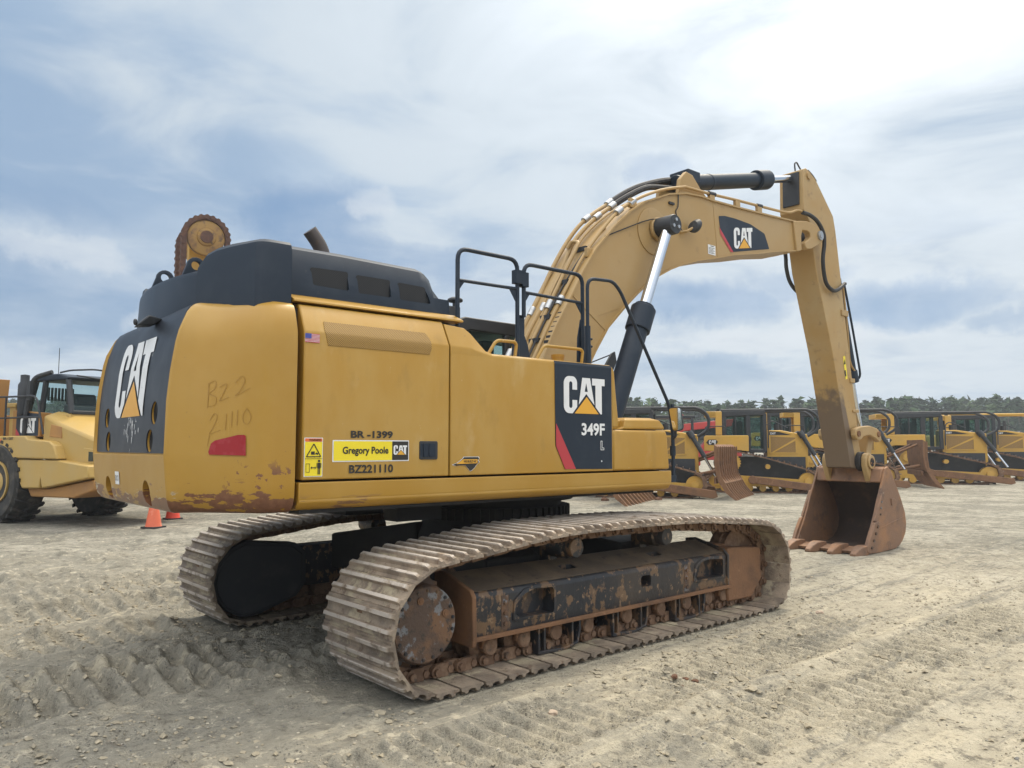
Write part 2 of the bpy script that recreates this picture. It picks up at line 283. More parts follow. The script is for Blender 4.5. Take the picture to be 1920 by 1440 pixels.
# ------------------------------------------------------------------ mesh builder
class MB:
    def __init__(s): s.v = []; s.f = []
    def add(s, vs, fs):
        o = len(s.v); s.v += [tuple(map(float, p)) for p in vs]; s.f += [tuple(i+o for i in f) for f in fs]; return s
    def box(s, x0, x1, y0, y1, z0, z1):
        return s.add([(x, y, z) for z in (z0, z1) for y in (y0, y1) for x in (x0, x1)],
                     [(0, 2, 3, 1), (4, 5, 7, 6), (0, 1, 5, 4), (2, 6, 7, 3), (0, 4, 6, 2), (1, 3, 7, 5)])
    def obox(s, c, ax, ay, az):
        c, ax, ay, az = map(Vector, (c, ax, ay, az))
        return s.add([c+i*ax+j*ay+k*az for k in (-1, 1) for j in (-1, 1) for i in (-1, 1)],
                     [(0, 2, 3, 1), (4, 5, 7, 6), (0, 1, 5, 4), (2, 6, 7, 3), (0, 4, 6, 2), (1, 3, 7, 5)])
    def prism(s, poly, a0, a1, axis='y', poly2=None):
        n = len(poly); q = poly2 or poly
        def P(p, a): return (p[0], a, p[1]) if axis == 'y' else (a, p[0], p[1]) if axis == 'x' else (p[0], p[1], a)
        vs = [P(p, a0) for p in poly] + [P(p, a1) for p in q]
        fs = [tuple(range(n)), tuple(range(2*n-1, n-1, -1))] + [(i, i+n, (i+1) % n + n, (i+1) % n) for i in range(n)]
        return s.add(vs, fs)
    def loft(s, rings, cap=True, closed=True):
        n = len(rings[0]); vs = [p for r in rings for p in r]; fs = []
        for k in range(len(rings)-1):
            for i in range(n if closed else n-1):
                j = (i+1) % n; fs.append((k*n+i, k*n+j, (k+1)*n+j, (k+1)*n+i))
        if cap: fs += [tuple(range(n-1, -1, -1)), tuple(range((len(rings)-1)*n, len(rings)*n))]
        return s.add(vs, fs)
    def tube(s, pts, r, n=10, cap=True):
        pts = [Vector(p) for p in pts]; rings = []; up = None
        for i, p in enumerate(pts):
            a = pts[max(i-1, 0)]; b = pts[min(i+1, len(pts)-1)]; d = (b-a).normalized()
            if up is None:
                up = Vector((0, 0, 1)) if abs(d.z) < .9 else Vector((1, 0, 0))
            u = (up - d*up.dot(d)).normalized(); up = u; w = d.cross(u)
            rr = r[i] if isinstance(r, (list, tuple)) else r
            if 0 < i < len(pts)-1:
                c = (pts[i]-pts[i-1]).normalized().dot((pts[i+1]-pts[i]).normalized()); rr = rr/max(.75, math.sqrt(max(.1, (1+c)/2)))
            rings.append([p + rr*(math.cos(2*math.pi*k/n)*u + math.sin(2*math.pi*k/n)*w) for k in range(n)])
        return s.loft(rings, cap)
    def cyl(s, a, b, r, r2=None, n=24): 
        return s.tube([a, b], [r, r if r2 is None else r2], n)
    def lathe(s, prof, org=(0, 0, 0), axis='z', n=28):
        rings = []
        for (rr, h) in prof:
            ring = []
            for k in range(n):
                a = 2*math.pi*k/n; c, d = rr*math.cos(a), rr*math.sin(a)
                p = (c, d, h) if axis == 'z' else (d, h, c) if axis == 'y' else (h, c, d)
                ring.append((p[0]+org[0], p[1]+org[1], p[2]+org[2]))
            rings.append(ring)
        return s.loft(rings, True)
    def map(s, fn): s.v = [tuple(fn(*p)) for p in s.v]; return s
    def mesh(s, name, mat=None, smooth=35):
        me = bpy.data.meshes.new(name); me.from_pydata(s.v, [], s.f)
        bm = bmesh.new(); bm.from_mesh(me); bmesh.ops.recalc_face_normals(bm, faces=bm.faces); bm.to_mesh(me); bm.free()
        if mat is not None: me.materials.append(M_[mat] if isinstance(mat, str) else mat)
        if smooth:
            me.polygons.foreach_set('use_smooth', [True]*len(me.polygons)); me.set_sharp_from_angle(angle=R(smooth))
        me.update(); return me
    def build(s, name, mat=None, parent=None, bevel=0, smooth=35, seg=2, **kw):
        o = bpy.data.objects.new(name, s.mesh(name, mat, smooth)); COL.objects.link(o)
        if parent: o.parent = parent
        if bevel:
            m = o.modifiers.new('bevel', 'BEVEL'); m.width = bevel; m.segments = seg; m.limit_method = 'ANGLE'; m.angle_limit = R(28); m.harden_normals = False
        for k, v in kw.items(): setattr(o, k, v)
        return o
def tag(o, label=None, cat=None, group=None, kind=None):
    for k, v in (('label', label), ('category', cat), ('group', group), ('kind', kind)):
        if v: o[k] = v
    return o
def empty(name, loc, rz=0):
    o = bpy.data.objects.new(name, None); COL.objects.link(o); o.location = loc; o.rotation_euler.z = rz; o.empty_display_size = .3; return o
def cut(o, *cutters):
    """boolean-subtract the builders' shapes from an object's mesh and bake the result"""
    tmp = []
    for c in cutters:
        q = bpy.data.objects.new('cutter', c.mesh('cutter', None, 0)); COL.objects.link(q); q.matrix_world = Matrix.Identity(4); tmp.append(q)
    par = o.parent; o.parent = None; keep = o.matrix_basis.copy(); o.matrix_basis = Matrix.Identity(4)
    ms = []
    for q in tmp:
        m = o.modifiers.new('cut', 'BOOLEAN'); m.operation = 'DIFFERENCE'; m.object = q; m.solver = 'EXACT'
    bpy.context.view_layer.update()
    dg = bpy.context.evaluated_depsgraph_get(); me = bpy.data.meshes.new_from_object(o.evaluated_get(dg))
    o.modifiers.clear(); old = o.data; o.data = me; bpy.data.meshes.remove(old)
    for q in tmp:
        d = q.data; bpy.data.objects.remove(q); bpy.data.meshes.remove(d)
    o.parent = par; o.matrix_basis = keep
    me.polygons.foreach_set('use_smooth', [True]*len(me.polygons)); me.set_sharp_from_angle(angle=R(32))
    return o
def rrect(x0, x1, z0, z1, r, n=4):
    p = []
    for cx, cz, a in ((x1-r, z1-r, 0), (x0+r, z1-r, 90), (x0+r, z0+r, 180), (x1-r, z0+r, 270)):
        for k in range(n+1): p.append((cx+r*math.cos(R(a+90*k/n)), cz+r*math.sin(R(a+90*k/n))))
    return p
def spline(pts, k=5):
    """Catmull-Rom through the points"""
    P = [Vector(p) for p in pts]; out = []
    for i in range(len(P)-1):
        a, b, c, d = P[max(i-1, 0)], P[i], P[i+1], P[min(i+2, len(P)-1)]
        for j in range(k):
            u = j/k; out.append(.5*((2*b)+(c-a)*u+(2*a-5*b+4*c-d)*u*u+(3*b-a-3*c+d)*u**3))
    return out + [P[-1]]
def fillet(pts, r, k=5):
    P = [Vector(p) for p in pts]; out = [P[0]]
    for i in range(1, len(P)-1):
        a = (P[i-1]-P[i]); b = (P[i+1]-P[i]); q = min(r, a.length*.45, b.length*.45)
        s, e = P[i]+a.normalized()*q, P[i]+b.normalized()*q
        for j in range(k+1):
            u = j/k; out.append((1-u)**2*s + 2*u*(1-u)*P[i] + u*u*e)
    return out + [P[-1]]
_tc = {}
def text_shape(s, bold=0.0):
    if (s, bold) in _tc: return _tc[s, bold]
    cu = bpy.data.curves.new('t', 'FONT'); cu.body = s; cu.size = 1; cu.offset = bold; cu.resolution_u = 3
    o = bpy.data.objects.new('t', cu); COL.objects.link(o); bpy.context.view_layer.update()
    me = bpy.data.meshes.new_from_object(o.evaluated_get(bpy.context.evaluated_depsgraph_get()))
    V = [(v.co.x, v.co.y) for v in me.vertices]; F = [tuple(p.vertices) for p in me.polygons]
    bpy.data.objects.remove(o); bpy.data.curves.remove(cu); bpy.data.meshes.remove(me)
    xs = [v[0] for v in V]; ys = [v[1] for v in V]; x0, x1, y0, y1 = min(xs), max(xs), min(ys), max(ys)
    V = [((a-x0)/(x1-x0), (b-y0)/(y1-y0)) for a, b in V]
    _tc[s, bold] = (V, F); return V, F
def lettering(mb, s, fn, x0, x1, z0, z1, bold=.02):
    V, F = text_shape(s, bold)
    return mb.add([fn(x0+(x1-x0)*a, z0+(z1-z0)*b) for a, b in V], F)
def flat(mb, poly, fn): return mb.add([fn(*p) for p in poly], [tuple(range(len(poly)))])
def arc(cx, cy, r, a0, a1, n=6): return [(cx+r*math.cos(R(a0+(a1-a0)*i/n)), cy+r*math.sin(R(a0+(a1-a0)*i/n))) for i in range(n+1)]
LOGO_W = 1.58
L_C = [(.50, .64), (.50, .82)] + arc(.32, .82, .18, 0, 90)[1:] + [(.20, 1)] + arc(.2, .8, .2, 90, 180)[1:] + [(0, .2)] + arc(.2, .2, .2, 180, 270)[1:] + [(.33, 0), (.50, .18), (.50, .36), (.32, .36), (.32, .20)] + arc(.26, .20, .06, 0, -180) + [(.20, .8)] + arc(.26, .8, .06, 180, 0) + [(.32, .64)]
L_A = [(.70, .98), (.85, .98), (.85, .83), (.795, .60), (.905, .60), (.85, .83), (.85, .98), (1.0, .98), (1.17, .24), (.865, .55), (.56, .24)]
L_A1 = [(.70, .98), (.85, .98), (.85, .84), (.79, .60), (.85, .60), (.85, .54), (.56, .24)]
L_A2 = [(1.0, .98), (1.17, .24), (.85, .54), (.85, .60), (.91, .60), (.85, .84), (.85, .98)]
L_T = [(1.08, .98), (1.58, .98), (1.58, .79), (1.46, .79), (1.46, 0), (1.405, 0), (1.21, .19), (1.21, .79), (1.08, .79)]
L_TRI = [(.40, 0), (1.335, 0), (.865, .46)]
def logo(name, parent, fn, x0, x1, z0, z1, white='white', tri='amber'):
    g = lambda p: [(x0+(x1-x0)*a/LOGO_W, z0+(z1-z0)*b) for a, b in p]
    m = MB()
    for p in (L_C, L_A1, L_A2, L_T): flat(m, g(p), fn)
    a = m.build(name, white, parent, smooth=0)
    m = MB(); flat(m, g(L_TRI), fn); m.build('emblem_triangle', tri, parent, smooth=0)
    return a

# ------------------------------------------------------------------ the ground
def vnoise(x, y, seed=0):
    xi = np.floor(x).astype(np.int64); yi = np.floor(y).astype(np.int64); u = x-xi; v = y-yi
    u = u*u*(3-2*u); v = v*v*(3-2*v)
    def hsh(a, b):
        n = (a*374761393 + b*668265263 + seed*982451653) & 0x7fffffff
        n = ((n ^ (n >> 13))*1274126177) & 0x7fffffff
        return ((n ^ (n >> 16)) & 0xffff)/65535.0
    return (hsh(xi, yi)*(1-u)+hsh(xi+1, yi)*u)*(1-v)+(hsh(xi, yi+1)*(1-u)+hsh(xi+1, yi+1)*u)*v
def fbm(x, y, o, seed=0, g=.5):
    t = 0; a = 1; n = 0
    for i in range(o): t = t+a*vnoise(x, y, seed+i*17); n += a; a *= g; x = x*2.03+5.1; y = y*2.03+1.7
    return t/n
EX = Vector((-.2216, 8.1901, 0)); YAW_H = R(40.0); YAW_U = R(41.4)
def ground_height(x, y):
    cu, su = math.cos(YAW_U), math.sin(YAW_U)
    lx = (x-EX.x)*cu + (y-EX.y)*su; ly = -(x-EX.x)*su + (y-EX.y)*cu      # undercarriage axes
    far = np.clip(1-(np.hypot(x, y)-14)/30, 0, 1)
    rough = np.clip((2.0-x)/5, .25, 1)*np.clip((y-3.2)/2.5, .35, 1)          # churned on the left, packed on the right
    h = (fbm(x*.35, y*.35, 3, 1)-.5)*.07 + (fbm(x*1.5, y*1.5, 3, 5)-.5)*.065*far*rough + ((fbm(x*6.5, y*6.5, 3, 9)-.5)*.055 + (fbm(x*16, y*16, 2, 43)-.5)*.036)*far*(.25+1.1*np.clip(fbm(x*.8, y*.8, 2, 88)*2.2-.6, 0, 1))*(.4+.6*rough)
    lump = np.clip(fbm(x*3.3, y*3.3, 3, 31)-.54, 0, 1); h = h + lump*.22*far*rough
    # long tyre and track streaks
    st = fbm(lx*.18+3, ly*5.5, 3, 51); h = h + (np.abs(st-.5)*-2+.3)*.055*far*np.clip(fbm(lx*.3, ly*.7, 2, 52)*3-1, 0, 1)
    def lane(lx, ly, yc, w, pitch, depth, x0, x1, ph=0, dusty=0):
        wob = (fbm(lx*.5, ly*.5, 2, 60)-.5)*.35
        e = np.clip(1-np.abs(ly-yc+wob*.3)/w*1.0, 0, 1); e = np.clip(e*5, 0, 1)*np.clip((lx-x0)*3, 0, 1)*np.clip((x1-lx)*3, 0, 1)
        s = (lx+wob*.25)/pitch+ph; fr = s-np.floor(s)
        bar = np.clip(np.minimum(fr/.14, (.62-fr)/.22), 0, 1)
        fade = np.clip((fbm(lx*.9, ly*1.4, 2, 77+int(ph*10))-.30)*4, 0, 1)
        edge = np.exp(-((np.abs(ly-yc)-w)/.09)**2)*.035*np.clip((lx-x0)*3, 0, 1)*np.clip((x1-lx)*3, 0, 1)
        return e, (bar-.5)*depth*fade*e + edge*fade
    for a in [(-2.80, .42, .15, .050, -8, 2.5, .1), (-3.75, .46, .16, .055, -3, 8, .4), (-4.7, .45, .17, .050, -6, 9, .7), (-1.62, .40, .2, .012, -9, -2.3, .2), (-2.15, .34, .15, .045, -7, -2.0, .6),
              (-.25, .55, .20, .10, -8, -.6, .5), (1.4, .45, .2, .060, -9, -2.3, .9), (-5.8, .45, .18, .05, -4, 12, .3), (-6.8, .5, .2, .05, -3, 12, .3), (-8.0, .5, .2, .045, -3, 14, .6), (-9.4, .6, .2, .045, -2, 16, .3), (2.6, .5, .2, .06, -8, -1.5, .3), (3.6, .5, .2, .055, -8, 4, .3), (5.0, .5, .2, .05, -8, 6, .8)]:
        e, d = lane(lx, ly, *a[:6], ph=a[6]); h = h + d*far
    # machine stands level: the ground under each track is pressed flat
    for yc, lev in ((-1.56, .005), (1.56, -.055)):
        m = np.clip((.75-np.abs(ly-yc))*4, 0, 1)*np.clip((2.75-np.abs(lx))*3, 0, 1); h = h*(1-m) + (lev-.012+(fbm(x*7, y*7, 2, 9)-.5)*.014)*m
    hx = (x-EX.x)*math.cos(YAW_H) + (y-EX.y)*math.sin(YAW_H); hy = -(x-EX.x)*math.sin(YAW_H) + (y-EX.y)*math.cos(YAW_H)
    m = np.clip(1.6-np.hypot(hx-7.5, hy), 0, 1); h = h*(1-m) - .02*m
    r = np.hypot(x, y); m = np.clip((r-13)/6, 0, 1); h = h*(1-.75*m)
    return h
def axis_steps(lo, hi, fine, g, far_lo, far_hi):
    a = list(np.arange(lo, hi, fine)); st = fine; v = a[-1]
    while v < far_hi: st *= g; v += st; a.append(v)
    st = fine; v = lo; b = []
    while v > far_lo: st *= g; v -= st; b.append(v)
    return np.array(b[::-1]+a)
def ground_mat():
    m, t, b = material('dirt_and_gravel')
    co = t.new('ShaderNodeTexCoord').outputs['Object']
    big = t.noise(co, .22, 5, .6); mid = t.noise(co, 1.7, 10, .72); fine = t.noise(co, 22, 6, .65); x, y, z = t.xyz(co)
    gray = (.285, .265, .215); beige = (.42, .375, .285); pale = (.56, .51, .405)
    right = t.ramp(t.math('ADD', x, t.math('MULTIPLY', t.math('SUBTRACT', big, .5), 6)), -2.5, 4.5)
    k = t.math('ADD', t.math('MULTIPLY', mid, .75), t.math('ADD', t.math('MULTIPLY', right, .29), t.math('MULTIPLY', t.math('SUBTRACT', big, .5), .5)))
    col = t.mix(t.ramp(k, .38, .62), gray, beige); col = t.mix(t.math('MULTIPLY', t.ramp(k, .60, .85), .8), col, pale)
    rt = t.new('ShaderNodeMapping'); t.link(co, rt.inputs['Vector']); rt.inputs['Rotation'].default_value = (0, 0, R(-41.4)); rt.inputs['Scale'].default_value = (1, 1, 1)
    rs = t.new('ShaderNodeMapping'); t.link(rt.outputs[0], rs.inputs['Vector']); rs.inputs['Scale'].default_value = (.22, 2.6, 1)
    sk = t.noise(rs.outputs[0], 1.6, 7, .68); col = t.mix(t.math('MULTIPLY', t.ramp(sk, .52, .62), .75), col, (.235, .222, .185)); col = t.mix(t.math('MULTIPLY', t.ramp(sk, .45, .34), .55), col, (.60, .53, .39))
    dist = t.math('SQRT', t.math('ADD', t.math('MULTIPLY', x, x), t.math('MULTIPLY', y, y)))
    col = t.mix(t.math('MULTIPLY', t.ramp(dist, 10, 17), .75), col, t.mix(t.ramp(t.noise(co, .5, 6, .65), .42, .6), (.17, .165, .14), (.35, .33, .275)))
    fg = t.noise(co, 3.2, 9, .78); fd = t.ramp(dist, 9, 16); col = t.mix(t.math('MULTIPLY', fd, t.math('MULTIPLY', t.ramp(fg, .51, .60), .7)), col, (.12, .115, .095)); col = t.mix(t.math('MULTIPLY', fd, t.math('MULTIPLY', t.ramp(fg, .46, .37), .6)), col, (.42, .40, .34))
    red = t.ramp(t.noise(co, 1.9, 6, .7), .66, .73); col = t.mix(t.math('MULTIPLY', red, .35), col, (.34, .18, .09))
    col = t.mix(t.ramp(fine, .56, .70), col, t.mix(.5, col, (.12, .11, .095, 1)))
    f2 = t.noise(co, 9, 8, .72); col = t.mix(t.math('MULTIPLY', t.ramp(f2, .52, .64), .75), col, (.17, .155, .125)); col = t.mix(t.math('MULTIPLY', t.ramp(f2, .46, .34), .60), col, (.60, .535, .41))
    # gravel specks
    vo = t.new('ShaderNodeTexVoronoi'); t.link(co, vo.inputs['Vector']); vo.inputs['Scale'].default_value = 46
    sp = t.math('MULTIPLY', t.ramp(vo.outputs['Distance'], .32, .22), t.ramp(t.noise(co, 3.1, 5, .7), .48, .62))
    cx = t.xyz(vo.outputs['Color'])[0]
    col = t.mix(t.math('MULTIPLY', sp, .75), col, t.mix(cx, (.09, .09, .085, 1), (.46, .43, .37, 1)))
    t.put(b.inputs['Base Color'], col); b.inputs['Roughness'].default_value = .95; b.inputs['Specular IOR Level'].default_value = .15
    hgt = t.math('ADD', t.math('MULTIPLY', fine, .6), t.math('ADD', t.math('MULTIPLY', t.noise(co, 75, 4, .6), .3), t.math('MULTIPLY', sp, .5)))
    bp = t.new('ShaderNodeBump'); bp.inputs['Strength'].default_value = 1.0; bp.inputs['Distance'].default_value = .06
    t.link(hgt, bp.inputs['Height']); t.link(bp.outputs[0], b.inputs['Normal']); return m
def build_ground():
    xs = axis_steps(-6.0, 8.0, .022, 1.05, -2500, 2500); ys = axis_steps(2.2, 11.5, .020, 1.045, -700, 3500)
    X, Y = np.meshgrid(xs, ys); Z = ground_height(X, Y); nx, ny = len(xs), len(ys)
    me = bpy.data.meshes.new('ground'); V = np.stack([X, Y, Z], -1).reshape(-1, 3)
    i = np.arange(ny-1)[:, None]*nx + np.arange(nx-1)[None]; F = np.stack([i, i+1, i+1+nx, i+nx], -1).reshape(-1, 4)
    me.vertices.add(len(V)); me.vertices.foreach_set('co', V.ravel()); me.loops.add(F.size); me.loops.foreach_set('vertex_index', F.ravel())
    me.polygons.add(len(F)); me.polygons.foreach_set('loop_start', np.arange(len(F))*4); me.polygons.foreach_set('use_smooth', np.ones(len(F), bool))
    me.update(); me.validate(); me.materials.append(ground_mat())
    o = bpy.data.objects.new('ground', me); COL.objects.link(o); tag(o, kind='structure')
build_ground()
def gh(x, y): return float(ground_height(np.array([float(x)]), np.array([float(y)]))[0])

# ------------------------------------------------------------------ the excavator
ex = empty('excavator', (EX.x, EX.y, 0), YAW_H)
tag(ex, 'big yellow tracked excavator with black engine hood, boom arched and rusty bucket on the ground', 'excavator')
def E(mb, name, mat, parent=None, bevel=0, **kw): return mb.build(name, mat, parent or ex, bevel, **kw)
SIDE = -1.5
sidef = lambda x, z, d=.004: (x, SIDE-d, z)

# --- counterweight: horizontal outlines stacked by height
def rear_x(z):
    return float(np.interp(z, [1.25, 1.63, 2.0, 2.3, 2.5, 2.62, 2.70], [-3.53, -3.565, -3.56, -3.535, -3.495, -3.465, -3.43]))
def cw_ring(z, ins, rec=0):
    xr = rear_x(z)
    half = [(-2.872, -1.5), (-3.03, -1.5), (-3.065, -1.494), (-3.10, -1.473), (-3.13, -1.443), (xr+.205, -1.205), (xr+.15, -1.135), (xr+.095, -1.085), (xr+.035, -1.055), (xr-.005, -1.04), (xr-.014, -1.025), (xr-.012+rec*.5, -1.012), (xr-.012+rec, -1.0), (xr-.012+rec, -.5), (xr-.012+rec, 0)]
    pts = half + [(x, -y) for x, y in reversed(half[:-1])]
    return [(min(x+ins*.6, -2.872), y*(1-ins/1.5), z) for x, y in pts]
m = MB()
m.loft([cw_ring(1.25, .11), cw_ring(1.265, .06), cw_ring(1.30, .025), cw_ring(1.36, .004), cw_ring(1.45, 0), cw_ring(1.60, 0), cw_ring(1.632, 0), cw_ring(1.645, 0, .028), cw_ring(1.8, .0, .028), cw_ring(2.0, 0, .028), cw_ring(2.2, 0, .028), cw_ring(2.40, .0, .028), cw_ring(2.486, .006, .026),
        cw_ring(2.56, .03, .02), cw_ring(2.62, .05, .01), cw_ring(2.66, .075), cw_ring(2.685, .11), cw_ring(2.70, .16)])
cw = E(m, 'counterweight', 'cw')
hole_c = []
for yy in (-.55, .55): hole_c.append(MB().cyl((-3.9, yy, 1.365), (-3.46, yy, 1.365), .092, n=28))
cut(cw, *hole_c)
m = MB()
for yy in (-.55, .55): m.cyl((-3.47, yy, 1.365), (-3.45, yy, 1.365), .10, n=24)
m.build('socket_bottom', 'yellow', cw)
# black rear panel, its holes and the worn emblem
def panel_rows():
    zs = [1.648, 1.66, 1.69, 1.75, 1.9, 2.05, 2.2, 2.35, 2.45, 2.52, 2.58, 2.62, 2.66, 2.69]
    ins = [0, 0, 0, 0, 0, 0, 0, 0, .0, .015, .03, .05, .075, .125]
    hw = [.96, .98, .99, .992, .992, .992, .992, .992, .992, .992, .995, 1.0, 1.0, .99]
    rows = []
    for z, i, w in zip(zs, ins, hw):
        x = rear_x(z)-.012+i*.6+float(np.interp(z, [2.40, 2.486, 2.56, 2.62, 2.66], [.026, .024, .018, .008, 0]))
        rows.append([(x-.007, w*(1-i/1.5)*(2*k/12-1), z+.002) for k in range(13)] + [(x+.02, w*(1-i/1.5)*(1-2*k/12), z) for k in range(13)])
    return rows
pan = MB().loft(panel_rows()).build('rear_panel', 'scuffed', cw, smooth=50)
HOL = [(-.68, 1.93), (.68, 1.93), (-.60, 1.735), (.60, 1.735)]
cut(pan, *[MB().cyl((-3.8, y, z), (-3.3, y, z), .082, n=28) for y, z in HOL])
cut(cw, *[MB().cyl((-3.9, y, z), (-3.42, y, z), .080, n=28) for y, z in HOL])
m = MB()
for y, z in HOL: m.cyl((-3.45, y, z), (-3.43, y, z), .085, n=24); m.lathe([(.0795, -3.535), (.0795, -3.45), (.074, -3.45), (.074, -3.535)], (0, y, z), 'x', 28)
m.build('hole_lining', 'deep', cw)
rearf = lambda s, z: (rear_x(z)-.0235+float(np.interp(z, [2.40, 2.486, 2.56], [.026, .024, .018])), -s, z)             # s grows towards the right-hand side of the rear face
lm = MB()
def split_map(poly, fn, mb, dz=.06):
    bm = bmesh.new(); vs = [bm.verts.new((a, b, 0)) for a, b in poly]; bm.faces.new(vs)
    z0 = min(b for a, b in poly); z1 = max(b for a, b in poly); z = z0+dz
    while z < z1:
        bmesh.ops.bisect_plane(bm, geom=bm.verts[:]+bm.edges[:]+bm.faces[:], plane_co=(0, z, 0), plane_no=(0, 1, 0)); z += dz
    bm.verts.index_update(); mb.add([fn(v.co.x, v.co.y) for v in bm.verts], [tuple(v.index for v in f.verts) for f in bm.faces]); bm.free()
LX0, LX1, LZ0, LZ1 = -.43, .47, 1.92, 2.51
g = lambda p: [(LX0+(LX1-LX0)*a/LOGO_W, LZ0+(LZ1-LZ0)*b) for a, b in p]
for p in (L_C, L_A1, L_A2, L_T): split_map(g(p), rearf, lm)
em = lm.build('emblem', 'whiteworn', cw, smooth=0)
m = MB(); split_map(g(L_TRI), rearf, m); m.build('emblem_triangle', 'amberworn', cw, smooth=0)
rs_ = random.Random(4); m = MB()
for k in range(34):
    a_ = rs_.gauss(.10, .09); z_ = 1.92-abs(rs_.gauss(0, .07)); w_ = rs_.uniform(.003, .012); h_ = rs_.uniform(.012, .06)
    flat(m, [(a_, z_), (a_+w_, z_+rs_.uniform(-.01, .01)), (a_+w_*rs_.uniform(.3, .9), z_-h_), (a_-w_*.2, z_-h_*rs_.uniform(.6, 1))], lambda s_, b_: (rearf(s_, b_)[0]-.002, -s_, b_))
m.build('paint_scuff', 'whiteworn', cw, smooth=0)
m = MB(); flat(m, rrect(.165, .29, 1.40, 1.50, .006), lambda s, z: (rear_x(z)-.016, -(-s), z)); tagp = m.build('safety_sticker', 'white', cw, smooth=0)
m = MB()
for cy_, q in ((.255, 0), (.20, 1)):
    f = lambda a, b: (rear_x(b)-.019, a, b)
    if q == 0:
        pts = arc(cy_, 1.45, .022, 0, 360, 18); inn = arc(cy_, 1.45, .017, 0, 360, 18)
        m.add([f(*p) for p in pts]+[f(*p) for p in inn], [(i, i+1, i+20, i+19) for i in range(18)])
        flat(m, [(cy_-.016, 1.464), (cy_-.012, 1.467), (cy_+.016, 1.436), (cy_+.012, 1.433)], f)
    else:
        for r_ in ((-.02, .02, 1.432, 1.436), (-.02, .02, 1.464, 1.468), (-.02, -.016, 1.436, 1.464), (.016, .02, 1.436, 1.464)):
            flat(m, [(cy_+r_[0], r_[2]), (cy_+r_[1], r_[2]), (cy_+r_[1], r_[3]), (cy_+r_[0], r_[3])], f)
m.build('sticker_print', 'ink', cw, smooth=0)
# chamfer mapping: s along the corner from the side to the rear, measured as x
def chamf(x, z, d=.005):
    xr = rear_x(z); x0, y0, x1, y1 = -3.14, -1.435, xr+.20, -1.20
    t_ = (x-x0)/(x1-x0); nx, ny = (y1-y0), -(x1-x0); L = math.hypot(nx, ny); nx, ny = -abs(nx)/L, -abs(ny)/L
    return (x+nx*d, y0+(y1-y0)*t_+ny*d, z)
m = MB(); flat(m, [(-3.345, 1.642), (-3.17, 1.636), (-3.172, 1.765), (-3.18, 1.772), (-3.21, 1.772), (-3.32, 1.735), (-3.338, 1.715), (-3.35, 1.66)], lambda a, b: chamf(a, b, .006)); 
m.build('reflector', 'reflector', cw, smooth=0)
def scrawl(mb, strokes, fn, w=.004):
    for st in strokes:
        P = spline([(a, b, 0) for a, b in st], 4)
        L, Rr = [], []
        for i, p in enumerate(P):
            d = (P[min(i+1, len(P)-1)]-P[max(i-1, 0)]).normalized(); n_ = Vector((-d.y, d.x, 0))*w*.5
            L.append(fn(p.x+n_.x, p.y+n_.y)); Rr.append(fn(p.x-n_.x, p.y-n_.y))
        mb.add(L+Rr, [(i, i+1, len(P)+i+1, len(P)+i) for i in range(len(P)-1)])
m = MB()
def ss(a, b): return (-3.36+a*.22, 1.72+b*.42)
scrawl(m, [[ss(*p) for p in q] for q in [
    [(0, .55), (.03, .95)], [(.0, .93), (.17, .98), (.16, .86), (.04, .78), (.18, .72), (.16, .60), (.0, .57)],
    [(.26, .88), (.42, .93), (.30, .72), (.26, .66), (.46, .72)], [(.60, .94), (.72, 1.05), (.80, .98), (.70, .82), (.60, .74), (.92, .86)],
    [(.06, .36), (.16, .46), (.22, .40), (.12, .22), (.06, .14), (.30, .20)], [(.42, .46), (.40, .20)], [(.54, .50), (.53, .24)], [(.66, .52), (.65, .27)],
    [(.86, .54), (.78, .44), (.80, .32), (.90, .30), (.95, .42), (.86, .54)], [(.06, .12), (.02, -.05)]]], lambda a, b: chamf(a, b, .003), .0026)
m.build('scribbled_number', 'pencil', cw, smooth=0)
m = MB(); m.loft([[(-3.48, -.32, 2.60), (-3.48, -.20, 2.60), (-3.42, -.18, 2.65), (-3.42, -.34, 2.65)], [(-3.60, -.33, 2.59), (-3.60, -.22, 2.58), (-3.52, -.19, 2.675), (-3.52, -.34, 2.675)]])
m.cyl((-3.585, -.27, 2.62), (-3.61, -.27, 2.618), .025, n=14)
m.build('rear_camera', 'blackmatt', cw, .012)

# --- black cover above the counterweight
m = MB()
for sg in (-1, 1):
    pl = [(-2.876, 1.385), (-3.04, 1.38), (-3.08, 1.365), (-3.115, 1.33), (-3.20, 1.075), (-3.25, .93), (-3.29, .82), (-3.315, .74), (-3.1, .735), (-2.876, .735)]
    pt = [(-2.876, 1.34), (-3.02, 1.335), (-3.05, 1.325), (-3.075, 1.30), (-3.175, 1.065), (-3.225, .925), (-3.262, .82), (-3.295, .74), (-3.08, .735), (-2.876, .735)]
    zt = [3.125, 3.125, 3.125, 3.125, 3.122, 3.112, 3.085, 3.01, 3.07, 3.125]
    pl = [(x, sg*y) for x, y in pl]; pt = [(x, sg*y) for x, y in pt]
    m.loft([[(x, y, 2.64) for x, y in pl], [(x, y, z-.085) for (x, y), z in zip(pl, zt)], [((x*2+u)/3, (y*2+v)/3, z-.025) for (x, y), (u, v), z in zip(pl, pt, zt)], [(x, y, z) for (x, y), z in zip(pt, zt)]])
pc = [(-2.876, .742), (-3.318, .742), (-3.36, .66), (-3.405, .45), (-3.43, .2), (-3.435, 0)]; pc = pc + [(x, -y) for x, y in reversed(pc[:-1])]
m.loft([[(x, y, 2.64) for x, y in pc], [(x+.015, y, 2.93) for x, y in pc], [(min(x+.03, -2.876), y*.99, 2.965) for x, y in pc], [(min(x+.07, -2.876), y*.97, 2.98) for x, y in pc]])
cov = E(m, 'rear_cover', 'black', smooth=24)
